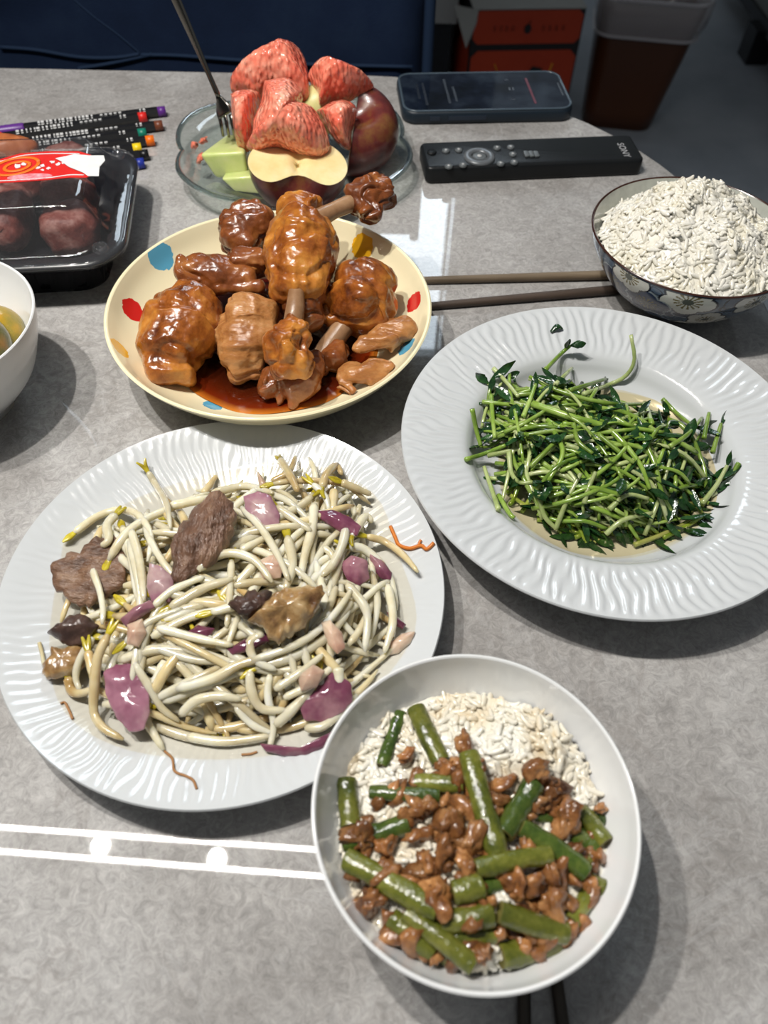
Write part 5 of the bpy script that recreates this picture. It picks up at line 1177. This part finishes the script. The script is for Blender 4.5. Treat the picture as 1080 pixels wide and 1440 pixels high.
for i, (ol, lift, mt, lab) in enumerate([
 ([(345, 700), (362, 694), (380, 700), (392, 725), (390, 742), (375, 746), (358, 740), (348, 722)], .009, m_on, 'big pink onion petal at the top of the heap left of centre'),
 ([(449, 721), (470, 720), (490, 727), (506, 741), (500, 752), (488, 752), (470, 742), (455, 732)], .008, m_ond, 'dark purple onion strip at the upper right of the heap'),
 ([(212, 795), (228, 800), (242, 812), (243, 830), (238, 845), (215, 845), (208, 825)], .007, m_on, 'pale purple onion piece below the largest beef slice'),
 ([(172, 870), (190, 855), (210, 846), (216, 856), (195, 870), (178, 880)], .008, m_ond, 'red onion strip slanting below the left sprouts'),
 ([(150, 950), (165, 938), (185, 938), (198, 950), (207, 972), (208, 1000), (200, 1020), (182, 1025), (165, 1005), (152, 975)], .005, m_on, 'large purple onion petal with a pale middle at the lower left'),
 ([(425, 985), (450, 958), (470, 945), (490, 965), (493, 985), (480, 1000), (455, 1012), (430, 1010)], .004, m_ond, 'broad dark purple onion piece at the lower right of the heap'),
 ([(372, 1046), (390, 1052), (420, 1056), (445, 1048), (466, 1029), (468, 1036), (455, 1052), (430, 1063), (400, 1062), (380, 1056)], .003, m_ond, 'curved purple onion ring piece on the rim below the heap'),
 ([(480, 795), (495, 783), (515, 790), (518, 812), (505, 822), (490, 815)], .006, m_ond, 'shiny dark onion piece right of the middle'),
 ([(520, 780), (535, 785), (550, 805), (548, 815), (535, 812), (524, 798)], .005, m_ond, 'dark onion piece at the right edge of the heap'),
 ([(548, 905), (565, 892), (582, 890), (576, 905), (560, 918), (547, 920)], .003, m_onp, 'pale pink onion tip sticking out at the right edge'),
 ([(453, 877), (465, 874), (480, 890), (484, 910), (474, 918), (462, 905)], .010, m_onp, 'brownish glazed onion strip right of the middle beef'),
 ([(180, 880), (200, 872), (205, 890), (195, 908), (180, 905)], .007, m_onp, 'pale onion piece left of the middle'),
 ([(322, 912), (345, 900), (372, 892), (378, 902), (352, 915), (330, 920)], .004, m_ond, 'dark onion strip just below the burnt beef'),
 ([(362, 790), (385, 782), (398, 795), (394, 812), (372, 814)], .005, m_onp, 'peach coloured onion piece above the middle beef'),
 ([(545, 862), (555, 864), (570, 878), (566, 884), (552, 878)], .007, m_ond, 'small purple onion bit above the pale tip at the right'),
 ([(362, 664), (368, 670), (380, 690), (376, 696), (366, 688)], .006, m_onp, 'pointed brown onion petal standing at the top of the heap'),
 ([(262, 890), (280, 880), (300, 885), (292, 898), (270, 900)], .003, m_ond, 'purple onion piece in the gap left of the middle'),
 ([(420, 950), (440, 935), (455, 945), (445, 965), (425, 970)], .007, m_onp, 'peach onion piece above the broad dark one')]):
    slice_('onion_piece', lab, [tuple(np.mean(ol, 0)+(np.array(q)-np.mean(ol, 0))*1.12) for q in ol], lift-.001, .0020, mt, 'onion', 20+i, GO, .0026, .0012, .05, None, 15, .16)

# ------------------------------------------------------------------ pea shoots on the deep plate
h_pp = cached(lambda x, y: T+prof_z(PPROF, min(PE[2], math.hypot(x-PE[0], y-PE[1]))), PE, .145)
PPOLY = [(668, 600), (690, 560), (715, 535), (750, 520), (795, 528), (850, 552), (910, 575), (970, 600), (1010, 640), (1012, 680), (985, 715), (950, 745), (890, 762), (820, 762), (760, 738), (705, 705), (672, 650)]
pd2 = cached(pdist(PPOLY), PE, .145)
def h_pea_(x, y):
    d = pd2(x, y); return h_pp(x, y)+(.032*(1-math.exp(-d/.018)) if d > 0 else 0)
h_pea = cached(h_pea_, PE, .145)
m_stem = [M('green_pea_shoot_stem', [(.10, .18, .02), (.20, .31, .045), (.33, .44, .12)], rough=.2, scale=50, coat=.5, sss=.2, sssr=(.4, .8, .2), rand=.2, bump=.1),
          M('pale_pea_shoot_stem', [(.26, .33, .10), (.38, .45, .18), (.48, .53, .28)], rough=.2, scale=50, coat=.5, sss=.25, sssr=(.5, .8, .3), rand=.18, bump=.1)]
m_leaf = M('wilted_dark_leaf', [(.005, .022, .008), (.012, .048, .012), (.035, .095, .022)], rough=.18, scale=120, detail=4, coat=.6, rand=.3, bump=.5, bscale=350)
def leaf(P, d, L_, wd, seed, parent):
    r_ = random.Random(seed); n, m_ = 9, 5; V = []; F = []; d = d/np.linalg.norm(d); s_ = np.cross(d, [0, 0, 1.0]); s_ /= np.linalg.norm(s_)+1e-9; up = np.cross(s_, d)
    cu = r_.uniform(-1.2, 1.2); tw = r_.uniform(-2.2, 2.2)
    for side in (0, 1):
        for i in range(n):
            u = i/(n-1); hw = wd*math.sin(math.pi*min(1, u*.93+.05))**.8; a = tw*u
            for j in range(m_):
                v = (j/(m_-1)-.5)*2
                p = P+d*L_*u*(1-.15*u)+(s_*math.cos(a)+up*math.sin(a))*hw*v+up*(cu*.25*L_*u*u+hw*.7*abs(v)*r_.uniform(.3, .9)*(1 if cu > 0 else -1))
                V.append(p+(up*.0004 if side else 0))
    for s2 in (0, 1):
        for i in range(n-1):
            for j in range(m_-1): q = (s2*n*m_+i*m_+j, s2*n*m_+i*m_+j+1, s2*n*m_+(i+1)*m_+j+1, s2*n*m_+(i+1)*m_+j); F.append(q if s2 else q[::-1])
    o = mk('leaf', V, F, m_leaf, parent); return o
PEA = [[(655, 650), (680, 642), (710, 630)], [(661, 592), (668, 615), (676, 633)], [(693, 522), (710, 540), (728, 562)], [(678, 569), (705, 572), (735, 575)], [(765, 525), (785, 508), (798, 500)], [(780, 545), (795, 530), (803, 522)],
 [(800, 553), (825, 545), (850, 537)], [(820, 558), (850, 548), (875, 540), (885, 525), (876, 502)], [(748, 572), (800, 590), (850, 605), (880, 632)], [(770, 548), (810, 562), (860, 572), (905, 572)], [(708, 612), (735, 600), (765, 582)], [(738, 616), (780, 610), (822, 610)],
 [(715, 640), (718, 668), (730, 682), (748, 682)], [(805, 600), (812, 625), (832, 642)], [(780, 748), (795, 710), (815, 670)], [(756, 700), (765, 730), (782, 748)], [(820, 712), (826, 690), (836, 668)], [(850, 755), (875, 735), (915, 725)], [(930, 565), (950, 585), (975, 605)],
 [(940, 632), (965, 615), (985, 592)], [(988, 620), (995, 585)], [(1000, 640), (1012, 600)], [(985, 712), (1003, 690), (1015, 668)], [(905, 625), (920, 660), (930, 700), (950, 735)], [(880, 632), (900, 660), (912, 692)], [(870, 700), (830, 690), (800, 700)], [(930, 760), (960, 745), (985, 730)], [(890, 770), (930, 755), (970, 735)],
 [(700, 700), (715, 725), (722, 732)], [(690, 560), (692, 590), (695, 620)], [(745, 660), (765, 640), (780, 625)], [(860, 590), (890, 605), (930, 612)], [(700, 720), (690, 690), (680, 660)], [(1037, 655), (1025, 672), (1005, 680)], [(840, 615), (870, 640), (890, 655)], [(915, 600), (905, 570), (900, 600)], [(772, 600), (790, 640), (770, 680)], [(855, 720), (880, 700), (910, 705)], [(735, 590), (745, 565), (752, 545)]]
GPS = 'pea shoots heaped on the deep plate'
PMARK = [(700, 640, 'the left edge'), (700, 560, 'the upper left corner'), (785, 520, 'the top leaf loop'), (860, 545, 'the hooked stem'), (750, 610, 'the left half'), (830, 600, 'the longest stem'), (760, 700, 'the lower left'), (830, 690, 'the middle of the near half'), (900, 640, 'the middle of the right half'), (990, 600, 'the upper right tip'), (1000, 680, 'the right edge'), (940, 740, 'the lower right edge'), (860, 740, 'the near edge'), (930, 580, 'the far right edge')]
PL = {1: 'thin green shoot curling up at the far left of the pea shoot heap', 2: 'straight green stem poking out at the upper left of the pea shoots', 7: 'tall hooked green stem bending up at the back of the pea shoots', 8: 'longest pale green stem lying across the middle of the pea shoots', 19: 'stem with a glossy dark leaf pointing out at the upper right', 22: 'curled shoot with dark leaf at the right edge of the heap', 4: 'pea shoot with a dark leaf loop at the top of the heap', 0: 'pale stem sticking out level at the left of the heap'}
def shoot(q, r, nl, k, lab, mi):
    n = len(q); o = tag(mk('pea_shoot', *tube(q, r*(1-.25*np.linspace(0, 1, n)), 7), m_stem[mi]), lab, 'pea shoot', GPS)
    for j in range(nl):
        i = n-1 if j == 0 else rnd.randint(4, n-2); d = q[i]-q[i-1]; d = d/np.linalg.norm(d)+np.array([U(-.7, .7), U(-.7, .7), U(-.25, .2)])
        leaf(q[i], d, U(.011, .022), U(.0015, .0034), k*7+j, o)
for i, px in enumerate(PEA):
    q = spline([surf(a, b, h_pea, .035) for a, b in px], 14); q[:, 2] += .0025
    if i == 7: q[:, 2] += .016*np.linspace(0, 1, 14)**2
    if i in (1, 4, 22): q[:, 2] += .008*np.linspace(1, 0, 14) if i == 1 else .006*np.linspace(0, 1, 14)
    shoot(q, .0016 if i != 8 else .0024, 2 if i in (4, 19, 22, 33) else int(i % 3 == 0), i, PL.get(i) or label_of('green pea shoot', px, PMARK, ''), int(i in (12, 14, 15, 16, 5)) or int(i % 5 == 2))
n_ = 0
while n_ < 258:
    px, py = U(660, 1015), U(520, 765); p = surf(px, py, h_pea, .035)
    if pd2(p[0], p[1]) < .002: continue
    a = math.radians(U(0, 360)) if U(0, 1) < .6 else math.radians(U(-50, 10)); cv = U(-26, 26); L_ = U(.032, .075); pts = [p[:2]]
    for k in range(8): a += cv*L_/8; pts.append(pts[-1]+np.array([math.cos(a), math.sin(a)])*L_/8)
    if min(pd2(*x) for x in pts) < -.003: continue
    dz = U(-.014, .002); ph_ = U(0, 6)
    q = spline([np.array([x, y, max(h_pea(x, y)+dz+.002*math.sin(ph_+k*.8), h_pp(x, y)+.002)]) for k, (x, y) in enumerate(pts)], 12); n_ += 1
    shoot(q, U(.0011, .0017), (2 if n_ % 3 else 3), 100+n_, 'wilted pea shoot tangled in the heap on the deep plate', int(U(0, 1) < .3))
m_broth = clear('amber_broth', (.95, .88, .70), ior=1.36, rough=.03)
puddle('amber_broth', 'amber broth pooled under the front of the pea shoots', [(700, 620), (740, 560), (850, 545), (960, 580), (1015, 640), (1005, 710), (960, 755), (880, 782), (800, 775), (735, 735), (705, 690)], lambda x, y: T+.0125, m_broth, 0)
o = tag(mk('leaf_scrap', *rounded([surf(775, 468, h_pp, .034)+np.array([0, 0, .001]), surf(783, 463, h_pp, .034)+np.array([0, 0, .0022]), surf(790, 464, h_pp, .034)+np.array([0, 0, .001])], [.0012, .0026, .0012], 10, 8, .6), m_leaf), 'tiny dark green leaf scrap alone on the far rim of the deep plate', 'leaf')

# tell like-labelled sprouts and shoots apart by distance from the viewer
ordn = ['farthest', 'second farthest', 'third farthest', 'fourth farthest', 'fifth farthest']
for lab, cnt in USED.items():
    if cnt < 2: continue
    os_ = sorted([o for o in COL.objects if o.get('label') == lab], key=lambda o: -o.location.y)
    for i, o in enumerate(os_): o['label'] = lab+(', the '+('farther', 'nearer')[i] if cnt == 2 else ', the '+(ordn[i] if i < cnt-1 else 'nearest'))
